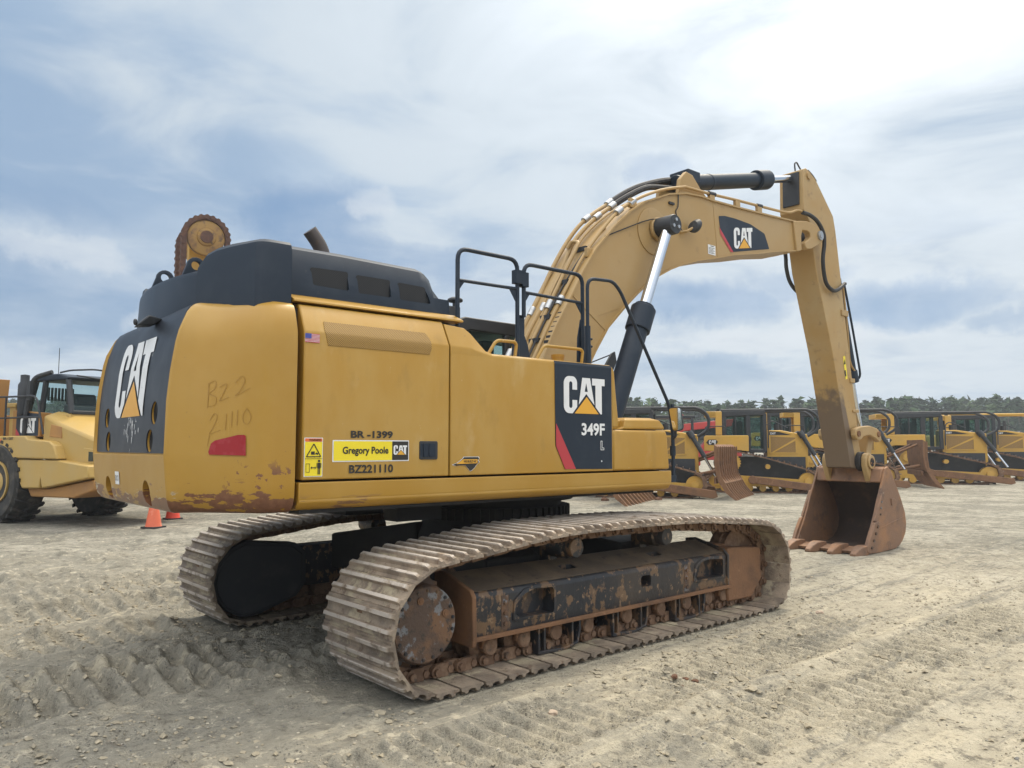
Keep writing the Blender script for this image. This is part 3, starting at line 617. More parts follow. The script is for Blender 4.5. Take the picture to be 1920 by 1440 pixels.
m = MB()
for cx_, cy_ in ((-3.25, -.50), (-3.30, .10)):
    o_ = [(-.10, 0), (.10, 0)] + arc(0, .09, .068, 0, 180, 8)
    m.prism([(cx_+a, 2.96+b) for a, b in o_], cy_-.02, cy_+.02)
lug = m.build('lifting_lug', 'black', cov, .006)
cut(lug, *[MB().cyl((cx_, cy_-.1, 3.055), (cx_, cy_+.1, 3.055), .036, n=18) for cx_, cy_ in ((-3.25, -.50), (-3.30, .10))])

# --- core of the upper structure
m = MB(); m.box(-2.86, 1.05, -1.40, 1.46, 1.30, 1.46); m.box(-2.862, -1.43, -1.38, 1.44, 1.46, 2.66); m.box(-1.43, .24, -1.38, -.42, 1.46, 2.38); m.box(-1.43, .0, -.42, 1.40, 1.46, 2.30); m.box(0, .3, .5, .74, 1.46, 2.1)
E(m, 'main_frame', 'deep')
m = MB(); prof = [(-1.5, 1.452), (-1.5, 1.34)] + arc(-1.40, 1.36, .10, 180, 270, 6)[1:] + [(-1.2, 1.255), (-1.2, 1.452)]
m.prism(prof, -2.842, 1.118, 'x'); sill = E(m, 'side_sill', 'sill', bevel=.012)
m = MB(); m.box(-2.866, 1.0, 1.2, 1.5, 1.26, 1.452); E(m, 'side_sill', 'yellow', bevel=.02)
# --- engine access door with sloping upper band
def door_ring(x): return [(x, -1.5, 1.468), (x, -1.5, 2.478), (x, -1.492, 2.497), (x, -1.40, 2.676), (x, -1.388, 2.688), (x, -1.30, 2.70), (x, -1.30, 1.468)]
m = MB(); m.loft([door_ring(-2.824), door_ring(-1.609)]); door = E(m, 'engine_door', 'yellow', bevel=.010)
bandf = lambda x, z, d=.006: (x, -1.496+(z-2.49)*.50-d, z)
# perforated vent bent over the kink
m = MB()
zs = [2.401, 2.44, 2.478, 2.497, 2.53, 2.572]
def vx(z): return (np.interp(z, [2.401, 2.50, 2.57], [-2.648, -2.672, -2.665]), np.interp(z, [2.401, 2.43, 2.52, 2.57], [-1.80, -1.784, -1.78, -1.815]))
def surf(x, z, d): return (x, (-1.5-d) if z <= 2.478 else (-1.492+(z-2.497)*.514-d), z)
m.loft([[surf(vx(z)[0], z, .004), surf(vx(z)[1], z, .004), surf(vx(z)[1], z, -.01), surf(vx(z)[0], z, -.01)] for z in zs])
m.build('vent_grille', 'meshyellow', door, smooth=60)
m = MB(); x0, x1, z0, z1 = -1.884, -1.72, 1.597, 1.736
m.prism(rrect(x0, x1, z0, z1, .012), -1.508, -1.49); lt = m.build('door_latch', 'blackmatt', door, .003)
m = MB(); m.box(x0+.03, x0+.075, -1.516, -1.508, z0+.02, z1-.02); m.box(x0+.082, x0+.14, -1.513, -1.508, z0+.02, z1-.02); m.box(x0+.006, x0+.026, -1.510, -1.508, z0+.02, z1-.02); m.build('latch_paddle', 'black', door, .004)
def plate(name, mat, parent, x0, x1, z0, z1, d=.003, r=.004, fn=sidef): 
    m = MB(); flat(m, rrect(x0, x1, z0, z1, r, 2), lambda a, b: fn(a, b, d)); return m.build(name, mat, parent, smooth=0)
def words_on(name, mat, parent, items, d=.007, fn=sidef, bold=.02):
    m = MB()
    for s, x0, x1, z0, z1 in items: lettering(m, s, lambda a, b: fn(a, b, d), x0, x1, z0, z1, bold)
    return m.build(name, mat, parent, smooth=0)
plate('sticker_border', 'white', door, -2.601, -1.977, 1.588, 1.741, .002)
plate('dealer_sticker', 'signyellow', door, -2.593, -2.123, 1.596, 1.733, .004); plate('dealer_sticker', 'ink', door, -2.122, -1.984, 1.596, 1.733, .004)
words_on('dealer_lettering', 'ink', door, [('Gregory Poole', -2.525, -2.155, 1.628, 1.695)], .007, bold=.028)
logo('small_emblem', door, lambda a, b: sidef(a, b, .007), -2.112, -1.996, 1.635, 1.705)
words_on('stock_lettering', 'ink', door, [('BR -1399', -2.462, -2.119, 1.755, 1.808)], .005, bold=.035)
words_on('stock_lettering', 'ink', door, [('BZ221110', -2.472, -2.113, 1.506, 1.566)], .005, bold=.03)
# warning sticker
plate('sticker_border', 'white', door, -2.811, -2.674, 1.490, 1.756, .002)
ws = plate('warning_sticker', 'signyellow', door, -2.806, -2.679, 1.495, 1.727, .004); plate('warning_sticker', 'orange', door, -2.806, -2.679, 1.729, 1.751, .004)
words_on('warning_lettering', 'ink', door, [('WARNING', -2.778, -2.688, 1.733, 1.748)], .007, bold=.03)
m = MB()
def pl(*p, d=.007): flat(m, p, lambda a, b: sidef(a, b, d))
for a_, b_ in (((-2.795, 1.626), (-2.742, 1.714)), ((-2.742, 1.714), (-2.690, 1.626)), ((-2.690, 1.626), (-2.795, 1.626))):
    d_ = Vector((b_[0]-a_[0], b_[1]-a_[1])).normalized()*.0035; n_ = (-d_.y, d_.x); pl((a_[0]-n_[0], a_[1]-n_[1]), (b_[0]-n_[0], b_[1]-n_[1]), (b_[0]+n_[0], b_[1]+n_[1]), (a_[0]+n_[0], a_[1]+n_[1]))
pl((-2.806, 1.611), (-2.679, 1.611), (-2.679, 1.614), (-2.806, 1.614))
pl((-2.762, 1.64), (-2.735, 1.64), (-2.735, 1.662), (-2.762, 1.662)); pl((-2.733, 1.645), (-2.712, 1.638), (-2.708, 1.650), (-2.725, 1.655))
for r_ in ((-2.798, -2.770, 1.52, 1.523), (-2.798, -2.770, 1.577, 1.58), (-2.798, -2.795, 1.523, 1.577), (-2.773, -2.770, 1.523, 1.577), (-2.758, -2.728, 1.548, 1.554), (-2.712, -2.692, 1.545, 1.585), (-2.711, -2.704, 1.505, 1.545), (-2.700, -2.693, 1.505, 1.545), (-2.719, -2.714, 1.55, 1.583), (-2.690, -2.685, 1.55, 1.583)):
    pl((r_[0], r_[2]), (r_[1], r_[2]), (r_[1], r_[3]), (r_[0], r_[3]))
pl((-2.764, 1.551), (-2.754, 1.541), (-2.754, 1.561)); pl((-2.722, 1.551), (-2.732, 1.541), (-2.732, 1.561)); pl(*arc(-2.702, 1.597, .009, 0, 360, 10)[:-1])
m.build('warning_symbols', 'ink', door, smooth=0)
# little flag
plate('flag_sticker', 'white', door, -2.822, -2.714, 2.411, 2.471, .003)
m = MB()
for k in range(7): z = 2.411+.06*(2*k)/13; flat(m, [(-2.822, z), (-2.714, z), (-2.714, z+.06/13), (-2.822, z+.06/13)], lambda a, b: sidef(a, b, .005))
m.build('flag_stripes', 'flagred', door, smooth=0); plate('flag_canton', 'flagblue', door, -2.822, -2.776, 2.437, 2.471, .007, .001)

# --- front side panel (pump and tank) with notch and dark emblem panel
m = MB()
m.prism([(-1.5, 1.468), (-1.5, 2.42), (-1.492, 2.443), (-1.47, 2.458), (-1.40, 2.464), (-.80, 2.464), (-.80, 1.468)], -1.597, .262, 'x')
side = E(m, 'side_panel', 'yellow', bevel=.008)
m = MB()
m.loft([[(-1.597, -1.499, 2.40), (-1.597, -1.499, 2.478), (-1.597, -1.492, 2.497), (-1.597, -1.40, 2.672), (-1.597, -1.30, 2.68), (-1.597, -1.2, 2.40)],
        [(-1.42, -1.499, 2.40), (-1.42, -1.499, 2.474), (-1.42, -1.492, 2.492), (-1.405, -1.41, 2.655), (-1.405, -1.30, 2.672), (-1.405, -1.2, 2.40)],
        [(-1.37, -1.499, 2.40), (-1.37, -1.499, 2.470), (-1.37, -1.492, 2.485), (-1.35, -1.43, 2.61), (-1.35, -1.30, 2.63), (-1.35, -1.2, 2.40)],
        [(-1.22, -1.499, 2.40), (-1.22, -1.498, 2.440), (-1.22, -1.490, 2.452), (-1.22, -1.455, 2.478), (-1.22, -1.30, 2.482), (-1.22, -1.2, 2.40)],
        [(-1.15, -1.498, 2.40), (-1.15, -1.497, 2.420), (-1.15, -1.490, 2.440), (-1.15, -1.46, 2.460), (-1.15, -1.30, 2.462), (-1.15, -1.2, 2.40)]])
m.build('side_shoulder', 'yellow', side, .006)
m = MB(); flat(m, [(-.485, 2.425), (.246, 2.43), (.244, 1.487), (-.365, 1.497), (-.477, 1.70)], lambda a, b: sidef(a, b, .004))
flat(m, [(-.485, 2.425), (.246, 2.43), (.246, 2.45), (-.485, 2.448)], lambda a, b: (a, -1.5-.004+max(0, (b-2.428))*.45, b)); 
m.build('emblem_panel', 'black', side, smooth=0)
m = MB(); flat(m, [(-.472, 1.899), (-.473, 1.70), (-.365, 1.497), (-.231, 1.495)], lambda a, b: sidef(a, b, .007)); m.build('red_stripe', 'red', side, smooth=0)
logo('emblem', side, lambda a, b: sidef(a, b, .008), -.378, .148, 1.99, 2.322)
words_on('model_number', 'white', side, [('349F', -.158, .144, 1.792, 1.906)], .008, bold=.03)
m = MB()
for r_ in ((.088, .094, 1.661, 1.746), (.106, .111, 1.678, 1.746), (.094, .106, 1.741, 1.746), (.094, .134, 1.661, 1.666), (.129, .134, 1.666, 1.683), (.111, .129, 1.678, 1.683)):
    flat(m, [(r_[0], r_[2]), (r_[1], r_[2]), (r_[1], r_[3]), (r_[0], r_[3])], lambda a, b: sidef(a, b, .008))
flat(m, arc(.10, 1.56, .008, 0, 360, 8)[:-1], lambda a, b: sidef(a, b, .008)); m.build('model_letter', 'white', side, smooth=0)
# state-shaped sticker
NC = [(-1.575, 1.553), (-1.53, 1.567), (-1.478, 1.598), (-1.47, 1.611), (-1.325, 1.611), (-1.318, 1.60), (-1.330, 1.585), (-1.318, 1.570), (-1.345, 1.55), (-1.36, 1.53), (-1.39, 1.507), (-1.408, 1.502), (-1.42, 1.515), (-1.45, 1.545), (-1.48, 1.548), (-1.51, 1.548), (-1.545, 1.544)]
def scaled(p, s): cx_ = sum(a for a, b in p)/len(p); cz_ = sum(b for a, b in p)/len(p); return [(cx_+(a-cx_)*s, cz_+(b-cz_)*s) for a, b in p]
m = MB(); flat(m, scaled(NC, 1.06), lambda a, b: sidef(a, b, .003)); m.build('state_sticker', 'white', side, smooth=0)
m = MB(); flat(m, NC, lambda a, b: sidef(a, b, .005)); m.build('state_sticker', 'ink', side, smooth=0)
m = MB(); flat(m, [(-1.545, 1.558), (-1.478, 1.594), (-1.335, 1.594), (-1.335, 1.562)], lambda a, b: sidef(a, b, .007)); m.build('state_sticker', 'amber', side, smooth=0)
words_on('state_lettering', 'ink', side, [('WE BUILD NC', -1.475, -1.345, 1.568, 1.588)], .009, bold=.03)
# grab handles
for a, b in (((-1.16), (-.865)), ((-.62), (-.06))):
    m = MB(); w = b-a
    m.tube(fillet([(a, -1.42, 2.46), (a+.02, -1.42, 2.49), (a+.085, -1.42, 2.585), (b-.01, -1.42, 2.588), (b+.012, -1.42, 2.565), (b-.005, -1.42, 2.46)], .045), .0145, 10)
    m.build('grab_handle', 'yellow', side)
m = MB(); m.lathe([(.062, 2.45), (.062, 2.53), (.066, 2.53), (.066, 2.56), (.0, 2.56)], (-.10, -1.14, 0)); m.build('filler_cap', 'yellow', side)
m = MB(); m.prism([(.266, 2.448), (.30, 2.40), (.32, 2.20), (.352, 1.93), (.345, 1.89), (.33, 1.875), (.266, 1.872)], -1.492, -.85); E(m, 'tank_front', 'yellow', bevel=.012)
# --- tool box
m = MB(); m.loft([[(.268, -1.5, 1.468), (1.092, -1.5, 1.468), (1.092, -.8, 1.468), (.268, -.8, 1.468)], [(.268, -1.5, 1.80), (1.065, -1.5, 1.80), (1.065, -.8, 1.80), (.268, -.8, 1.80)], [(.268, -1.485, 1.852), (1.055, -1.485, 1.852), (1.05, -.8, 1.852), (.268, -.8, 1.852)]])
tb = E(m, 'tool_box', 'yellow', bevel=.018)
m = MB(); m.loft([[(.40, -1.46, 1.858), (1.045, -1.47, 1.862), (1.045, -.82, 1.862), (.40, -.82, 1.858)], [(.45, -1.47, 1.875), (1.045, -1.48, 1.885), (1.045, -.82, 1.885), (.45, -.82, 1.875)], [(.48, -1.46, 1.95), (.99, -1.46, 1.955), (.99, -.84, 1.955), (.48, -.84, 1.95)], [(.52, -1.42, 1.972), (.90, -1.42, 1.975), (.90, -.86, 1.975), (.52, -.86, 1.972)]])
m.box(.32, .48, -1.40, -.86, 1.855, 1.945)
m.build('box_lid', 'yellow', tb, .014)
# --- engine hood
def hood_ring(x, top, bot=2.70, w=1.29):
    h = [(-w, bot), (-w, 2.80), (-w+.012, 2.90), (-w+.05, top-.12), (-w+.085, top-.045), (-w+.14, top-.01), (-w+.24, top+.004), (0, top+.03)]
    return [(x, y, z) for y, z in h] + [(x, -y, z) for y, z in reversed(h[:-1])]
m = MB()
m.loft([hood_ring(-2.862, 3.145, w=1.26), hood_ring(-2.84, 3.165), hood_ring(-2.4, 3.168), hood_ring(-1.72, 3.155), hood_ring(-1.66, 3.14), hood_ring(-1.61, 3.10, w=1.285), hood_ring(-1.56, 3.0, w=1.28), hood_ring(-1.49, 2.83, w=1.275), hood_ring(-1.45, 2.74, w=1.27), hood_ring(-1.445, 2.71, w=1.26)])
hood = E(m, 'engine_hood', 'black', smooth=42)
wins = [[(-2.675, 2.992), (-2.385, 2.998), (-2.378, 2.855), (-2.668, 2.862)], [(-2.304, 2.988), (-2.02, 2.987), (-2.014, 2.85), (-2.298, 2.848)], [(-1.938, 2.981), (-1.695, 2.974), (-1.643, 2.843), (-1.936, 2.842)]]
def rnd(p, r=.018): 
    q = []
    for i in range(len(p)):
        a, b, c = Vector((*p[i-1], 0)), Vector((*p[i], 0)), Vector((*p[(i+1) % len(p)], 0)); s, e = b+(a-b).normalized()*r, b+(c-b).normalized()*r
        for j in range(4): u = j/3; v = (1-u)**2*s+2*u*(1-u)*b+u*u*e; q.append((v.x, v.y))
    return q
cut(hood, *[MB().prism(rnd(w), -1.6, -1.20) for w in wins])
for w in wins: MB().prism(rnd(scaled(w, 1.04)), -1.262, -1.250).build('hood_grille', 'meshblack', hood, smooth=0)
m = MB(); m.prism([(-1.40, 2.705), (-1.395, 2.722), (-1.30, 2.765), (-1.285, 2.775), (-1.25, 2.775), (-1.25, 2.705)], -2.86, -1.40, 'x'); E(m, 'hood_ledge', 'yellow', bevel=.004)
m = MB(); m.tube(spline([(-2.18, -.45, 3.10), (-2.18, -.45, 3.27), (-2.22, -.45, 3.39), (-2.315, -.45, 3.51)], 6), .062, 18, False); m.tube(spline([(-2.18, -.45, 3.10), (-2.18, -.45, 3.27), (-2.22, -.45, 3.39), (-2.314, -.45, 3.509)], 6), .056, 18, True)
E(m, 'exhaust_pipe', 'exhaust')
# --- hand rails
def rail(name, tubes, extra=(), bevel=0):
    m = MB()
    for pts, r, fr in tubes: m.tube(fillet(pts, fr), r, 10)
    for b_ in extra: m.box(*b_)
    return E(m, name, 'black')
y = -1.3
ra = rail('hand_rail', [([(-1.392, y, 2.60), (-1.392, y, 3.345), (-.74, y, 3.345), (-.74, y, 2.46)], .019, .10), ([(-1.392, y, 3.075), (-.74, y, 3.085)], .015, .0)],
     [(-.778, -.702, y-.032, y+.032, 3.13, 3.25)])
m = MB(); m.prism([(-1.38, 3.07), (-1.38, 2.99), (-1.32, 3.07)], y-.004, y+.004); m.prism([(-.755, 3.07), (-.755, 2.96), (-.83, 3.07)], y-.004, y+.004); m.box(-.80, -.72, y-.006, y+.006, 2.46, 2.62); m.build('rail_gusset', 'black', ra)
ra = rail('hand_rail', [([(-.665, y, 2.84), (-.665, y, 3.325), (.075, y, 3.325), (.075, y, 2.46)], .019, .10), ([(-.665, y, 3.065), (.075, y, 3.055)], .015, 0)],
     [(-.70, -.63, y-.03, y+.03, 3.11, 3.24)])
m = MB(); m.prism([(-.655, 3.05), (-.655, 2.97), (-.60, 3.05)], y-.004, y+.004); m.prism([(.06, 3.045), (.06, 2.94), (-.02, 3.045)], y-.004, y+.004)
m.prism([(-.69, 2.86), (-.64, 2.86), (-.64, 2.68), (-.60, 2.60), (-.57, 2.46), (-.72, 2.46)], y+.02, y+.032); m.prism([(.03, 2.72), (.07, 2.90), (.09, 2.90), (.12, 2.46), (.02, 2.46)], y+.02, y+.032); m.build('rail_bracket', 'black', ra)
y = -1.4
ra = rail('hand_rail', [([(.04, y, 2.80), (.04, y, 3.275), (.39, y, 3.295), (.50, y, 3.21), (1.235, y, 2.10), (1.275, y, 1.80), (1.270, y, 1.33)], .017, .10), ([(.04, y, 2.46), (.04, y, 2.82)], .028, 0), ([(1.273, y, 1.60), (1.272, y, 1.70)], .03, 0)],
     [(1.12, 1.30, y-.02, y+.02, 1.33, 1.40), (1.262, 1.292, y-.012, y+.012, 1.4, 2.13)])
m = MB(); m.prism([(-.02, 2.46), (.19, 2.46), (.19, 2.66), (.165, 2.71), (.13, 2.70), (.11, 2.46)], y+.10, y+.12); m.cyl((.055, y, 2.70), (.095, y, 2.70), .012, n=8); m.cyl((.055, y, 2.63), (.095, y, 2.63), .012, n=8); m.build('rail_bracket', 'black', ra)
# --- mirror at the front corner
mi = empty('mirror', (0, 0, 0)); mi.parent = ex
def mf(a, b, d): o = Vector((1.235, -1.47, 1.97)); r = Vector((.327, -.945, 0)).normalized(); n_ = Vector((-.945, -.327, -.03)).normalized(); return o + r*a + Vector((0, 0, 1))*b + n_*d
sh = rnd([(-.075, .125), (.058, .13), (.085, -.11), (-.028, -.135)], .03)
m = MB(); m.add([mf(*p, 0) for p in sh]+[mf(*p, -.05) for p in scaled(sh, .86)], [tuple(range(len(sh))), tuple(range(2*len(sh)-1, len(sh)-1, -1))]+[(i, (i+1) % len(sh), (i+1) % len(sh)+len(sh), i+len(sh)) for i in range(len(sh))])
mh = m.build('mirror_housing', 'blackmatt', mi)
m = MB(); flat(m, scaled(sh, .9), lambda a, b: mf(a, b, .003)); m.build('mirror_glass', 'mirror', mi, smooth=0)
m = MB(); m.tube([mf(-.01, -.10, -.03), mf(-.01, -.17, -.03), (1.275, -1.40, 1.76)], .012, 8); m.build('mirror_arm', 'blackmatt', mi)
# --- cab on the far side
cabx = [(.02, 1.46), (.02, 3.0), (.10, 3.16), (.22, 3.21), (1.25, 3.20), (1.52, 3.12), (1.80, 2.2), (1.80, 1.46)]
m = MB(); m.prism([(.02, 1.46), (.02, 2.25), (1.80, 2.25), (1.80, 1.46)], .76, 1.5)
m.prism([(.02, 3.0), (.10, 3.16), (.22, 3.21), (1.25, 3.20), (1.52, 3.12), (1.55, 3.02), (.30, 3.06), (.12, 3.0)], .76, 1.5)
for yy in (.76, 1.43):
    m.prism([(.02, 2.25), (.02, 3.02), (.13, 3.02), (.13, 2.25)], yy, yy+.07); m.prism([(1.72, 2.25), (1.47, 3.06), (1.54, 3.06), (1.80, 2.25)], yy, yy+.07); m.box(.82, .90, yy, yy+.07, 2.25, 3.05)
cab = E(m, 'cab', 'blackmatt', bevel=.015)
m = MB(); m.prism([(.10, 2.26), (.12, 3.05), (1.49, 3.06), (1.76, 2.26)], .790, .796); m.build('side_window', 'glass', cab, smooth=0)
m = MB(); m.prism([(.10, 2.26), (.12, 3.05), (1.49, 3.06), (1.76, 2.26)], 1.455, 1.46); m.build('side_window', 'glass', cab, smooth=0)
m = MB(); m.add([(.05, .83, 2.27), (.05, 1.43, 2.27), (.05, 1.43, 3.02), (.05, .83, 3.02)], [(0, 1, 2, 3)]); m.build('rear_window', 'glass', cab, smooth=0)
m = MB(); m.prism(rrect(.55, .95, 1.9, 2.75, .08), .95, 1.32); m.prism(rrect(.66, .86, 2.75, 3.0, .05), 1.02, 1.25); m.build('operator_seat', 'blackmatt', cab, .02)
m = MB(); m.box(-.06, .10, .70, .86, 2.9, 3.30); m.lathe([(.03, 3.3), (.03, 3.36), (.09, 3.37), (.09, 3.40), (.05, 3.42), (0, 3.42)], (.08, .78, 0)); E(m, 'air_precleaner', 'blackmatt', bevel=.01)
m = MB(); m.prism([(2.10, 2.62), (2.30, 2.62), (2.40, 2.80), (2.37, 2.93), (2.31, 2.90)], .38, .41); m.tube([(2.34, .39, 2.90), (2.12, .6, 2.78)], .008, 6); m.tube([(2.2, .40, 2.64), (1.7, .74, 2.45)], .015, 6); E(m, 'front_mirror_bracket', 'blackmatt')
# left rear body so the machine is whole from behind
m = MB(); m.box(-2.836, .0, 1.3, 1.5, 1.468, 2.45); E(m, 'engine_door', 'yellow', bevel=.02)
# --- boom
BT = [(.10, 1.96), (.30, 2.34), (.502, 2.722), (.658, 3.013), (.864, 3.33), (1.065, 3.66), (1.30, 3.985), (1.636, 4.325), (1.90, 4.545), (2.184, 4.73), (2.653, 4.925), (3.02, 5.015), (3.35, 5.045), (3.63, 5.042), (4.26, 5.068), (5.0, 5.108), (5.75, 5.155)]
BB = [(5.80, 4.705), (5.2, 4.60), (4.65, 4.475), (4.1, 4.37), (3.60, 4.24), (3.25, 4.155), (2.934, 4.055), (2.66, 3.945), (2.45, 3.84), (2.25, 3.72), (2.02, 3.55), (1.777, 3.345), (1.489, 3.08), (1.274, 2.784), (.98, 2.32), (.68, 1.84), (.5, 1.68), (.25, 1.68)]
m = MB(); m.prism(BT+BB, -.30, .30)
boom = E(m, 'boom', 'yellow2', bevel=.008, smooth=25)
def strip(curve, n0, n1, y0, y1, off, th):
    """flange plate following a curve in x/z"""
    mb = MB(); rings = []
    for i, p in enumerate(curve):
        a, b = curve[max(i-1, 0)], curve[min(i+1, len(curve)-1)]; d = Vector((b[0]-a[0], b[1]-a[1])).normalized(); nn = Vector((-d.y, d.x))
        q0 = Vector(p)+nn*off; q1 = Vector(p)+nn*(off+th)
        rings.append([(q0.x, y0, q0.y), (q1.x, y0, q1.y), (q1.x, y1, q1.y), (q0.x, y1, q0.y)])
    return mb.loft(rings)
strip(BT, 0, 0, -.325, .325, -.012, .022).build('boom_flange', 'yellow2', boom, smooth=30); strip(BB[:-2], 0, 0, -.325, .325, -.010, .020).build('boom_flange', 'yellow2', boom, smooth=30)
bf = lambda a, b, d=.003: (a, -.30-d, b)
m = MB(); flat(m, rnd([(3.745, 4.855), (3.90, 4.885), (4.15, 4.895), (4.519, 4.885), (4.885, 4.81), (5.0, 4.60), (4.50, 4.495), (4.06, 4.40), (3.785, 4.63)], .02), lambda a, b: bf(a, b, .003)); m.build('boom_decal', 'black', boom, smooth=0)
m = MB(); flat(m, [(3.758, 4.70), (4.078, 4.402), (4.012, 4.392), (3.775, 4.61)], lambda a, b: bf(a, b, .006)); m.build('red_stripe', 'red', boom, smooth=0)
def sl_(a, b, d=.007): return bf(a, b+(a-4.1)*.190, d)
logo('emblem', boom, sl_, 4.095, 4.56, 4.455, 4.755)
plate('data_plate', 'white', boom, 3.487, 3.655, 4.283, 4.415, .004, .004, fn=bf)
m = MB()
for k in range(5): z = 4.30+k*.018; flat(m, [(3.50, z), (3.635-(k % 2)*.03, z), (3.635-(k % 2)*.03, z+.006), (3.50, z+.006)], lambda a, b: bf(a, b, .006))
flat(m, [(3.54, 4.395), (3.62, 4.395), (3.62, 4.405), (3.54, 4.405)], lambda a, b: bf(a, b, .006)); m.build('plate_lettering', 'ink', boom, smooth=0)
m = MB(); m.prism([(3.62, 5.03), (3.632, 5.03), (3.715, 4.27), (3.703, 4.27)], -.304, -.299); m.prism([(1.33, 3.20), (1.345, 3.21), (1.72, 2.98+.36), (1.705, 3.33)], -.304, -.299); m.prism([(.93, 3.38), (.94, 3.40), (1.46, 3.06), (1.45, 3.045)], -.308, -.299); m.build('weld_seam', 'yellow2', boom)
m = MB(); m.lathe([(.30, -.301), (.30, -.312), (.28, -.316), (0, -.316)], (2.35, 0, 4.38), 'y', 36); m.lathe([(.15, -.33), (.15, -.36), (.14, -.37), (0, -.37)], (2.40, 0, 4.41), 'y', 28); m.build('pin_boss', 'yellow2', boom)
m = MB(); m.tube(spline([(1.46, -.31, 4.16), (1.9, -.318, 4.36), (2.15, -.335, 4.47), (2.33, -.37, 4.52), (2.42, -.43, 4.46)], 5), .007, 6); m.tube(spline([(2.86, -.31, 4.98), (2.84, -.315, 4.8), (2.80, -.31, 4.72), (2.86, -.32, 4.55), (2.90, -.34, 4.47)], 5), .007, 6)
m.box(2.66, 2.76, -.325, -.30, 4.80, 4.83); m.build('grease_line', 'rubber', boom)
# work lamp
wl = MB(); wl.lathe([(.03, -.04), (.075, -.03), (.092, .02), (.095, .05), (.0, .05)], (0, 0, 0), 'x', 20)
wl.map(lambda a, b, c: (3.03+a*.9+c*.2, -.42+b, 4.55+c+a*.25)); lamp = wl.build('work_lamp', 'blackmatt', boom)
m = MB(); m.tube([(2.88, -.30, 4.47), (2.92, -.38, 4.47), (3.0, -.42, 4.52)], .018, 8); m.build('lamp_bracket', 'yellow2', boom)
# fork at the boom tip
FK = [(5.66, 5.14), (5.86, 5.185), (6.05, 5.215), (6.20, 5.215), (6.36, 5.185), (6.50, 5.13), (6.555, 5.05), (6.53, 4.98), (6.36, 4.88), (6.19, 4.80), (6.10, 4.775), (6.02, 4.77), (5.98, 4.80), (5.97, 4.85), (6.01, 4.89), (6.10, 4.93), (6.15, 4.98), (6.13, 5.04), (6.06, 5.06), (5.97, 5.05), (5.91, 5.05), (5.87, 4.95), (5.87, 4.72), (5.72, 4.68)]
for yy in (-.335, .235):
    fo = MB().prism(FK, yy, yy+.10).build('boom_fork', 'yellow2', boom, .012)
m = MB(); m.lathe([(.075, -.365), (.075, .365)], (6.43, 0, 5.05), 'y', 24); m.lathe([(.045, -.375), (.045, .375)], (6.43, 0, 5.05), 'y', 18); m.build('fork_pin', 'steel', boom)
m = MB(); m.lathe([(.13, -.24), (.13, .24)], (6.43, 0, 5.05), 'y', 24); m.build('pin_shim', 'blackmatt', boom)
# hydraulic pipes on the boom
def onboom(pts): return pts
def pipe(name, mat, pts, r, k=4): 
    m = MB(); m.tube(spline(pts, k), r, 9); return m.build(name, mat, boom)
pipe('boom_pipe', 'yellow2', [(.30, .25, 2.52), (.56, .25, 2.86), (.747, .25, 3.18), (.925, .25, 3.46), (1.10, .25, 3.775), (1.326, .25, 4.12), (1.584, .25, 4.43), (1.878, .25, 4.665), (2.20, .25, 4.87)], .026)
pipe('boom_pipe', 'yellow2', [(.30, .10, 2.46), (.50, .10, 2.77), (.66, .10, 3.047), (.938, .10, 3.45), (1.155, .10, 3.80), (1.306, .10, 4.10), (1.51, .10, 4.335), (1.774, .10, 4.56), (2.08, .10, 4.77)], .028)
pipe('boom_pipe', 'yellow2', [(.40, -.05, 2.62), (.638, -.05, 3.02), (.86, -.05, 3.40), (1.09, -.05, 3.79), (1.25, -.05, 4.05), (1.29, -.02, 4.12), (1.27, .06, 4.13), (1.24, .10, 4.06)], .024)
pipe('boom_pipe', 'yellow2', [(.40, -.20, 2.60), (.66, -.20, 3.05), (.943, -.21, 3.52), (1.211, -.22, 3.93), (1.68, -.24, 4.46), (2.083, -.24, 4.746), (2.575, -.24, 4.975), (3.03, -.25, 5.117), (3.14, -.25, 5.135), (3.62, -.25, 5.155), (4.269, -.25, 5.20), (4.971, -.25, 5.24), (5.63, -.25, 5.288), (5.90, -.25, 5.375), (6.05, -.27, 5.38)], .020)
pipe('boom_pipe', 'yellow2', [(.40, .02, 2.60), (.70, .0, 3.12), (1.0, .03, 3.62), (1.45, .04, 4.22), (1.9, .0, 4.61), (2.3, -.05, 4.84)], .013)
pipe('boom_hose', 'rubber', [(2.20, .25, 4.87), (2.45, .2, 5.04), (2.75, .15, 5.19), (3.2, .1, 5.34), (3.55, .07, 5.36), (3.75, .05, 5.40)], .045)
pipe('boom_hose', 'rubber', [(2.08, .10, 4.77), (2.3, .05, 4.92), (2.6, .0, 5.08), (2.9, -.02, 5.14), (3.2, -.03, 5.18), (3.45, -.02, 5.24)], .04)
pipe('boom_cable', 'rubber', [(.40, -.12, 2.63), (.75, -.10, 3.20), (1.05, -.12, 3.66), (1.35, -.14, 4.05), (1.60, -.18, 4.32)], .012)
def clamp(name, pts, r, mat='steel', l=.06):
    m = MB()
    for (p, d) in pts:
        p = Vector(p); d = Vector(d).normalized()*l; m.cyl(p-d, p+d, r, n=14)
    return m.build(name, mat, boom, .004)
dA = (.5, 0, .85); dB = (.8, 0, .6)
clamp('pipe_clamp', [((.80, .25, 3.26), dA), ((.84, .10, 3.29), dA), ((.80, -.05, 3.30), dA), ((.83, -.20, 3.33), dA)], .040)
clamp('pipe_clamp', [((1.72, .25, 4.55), dB), ((1.76, .10, 4.55), dB), ((1.78, -.24, 4.545), dB), ((2.02, -.24, 4.70), dB)], .042)
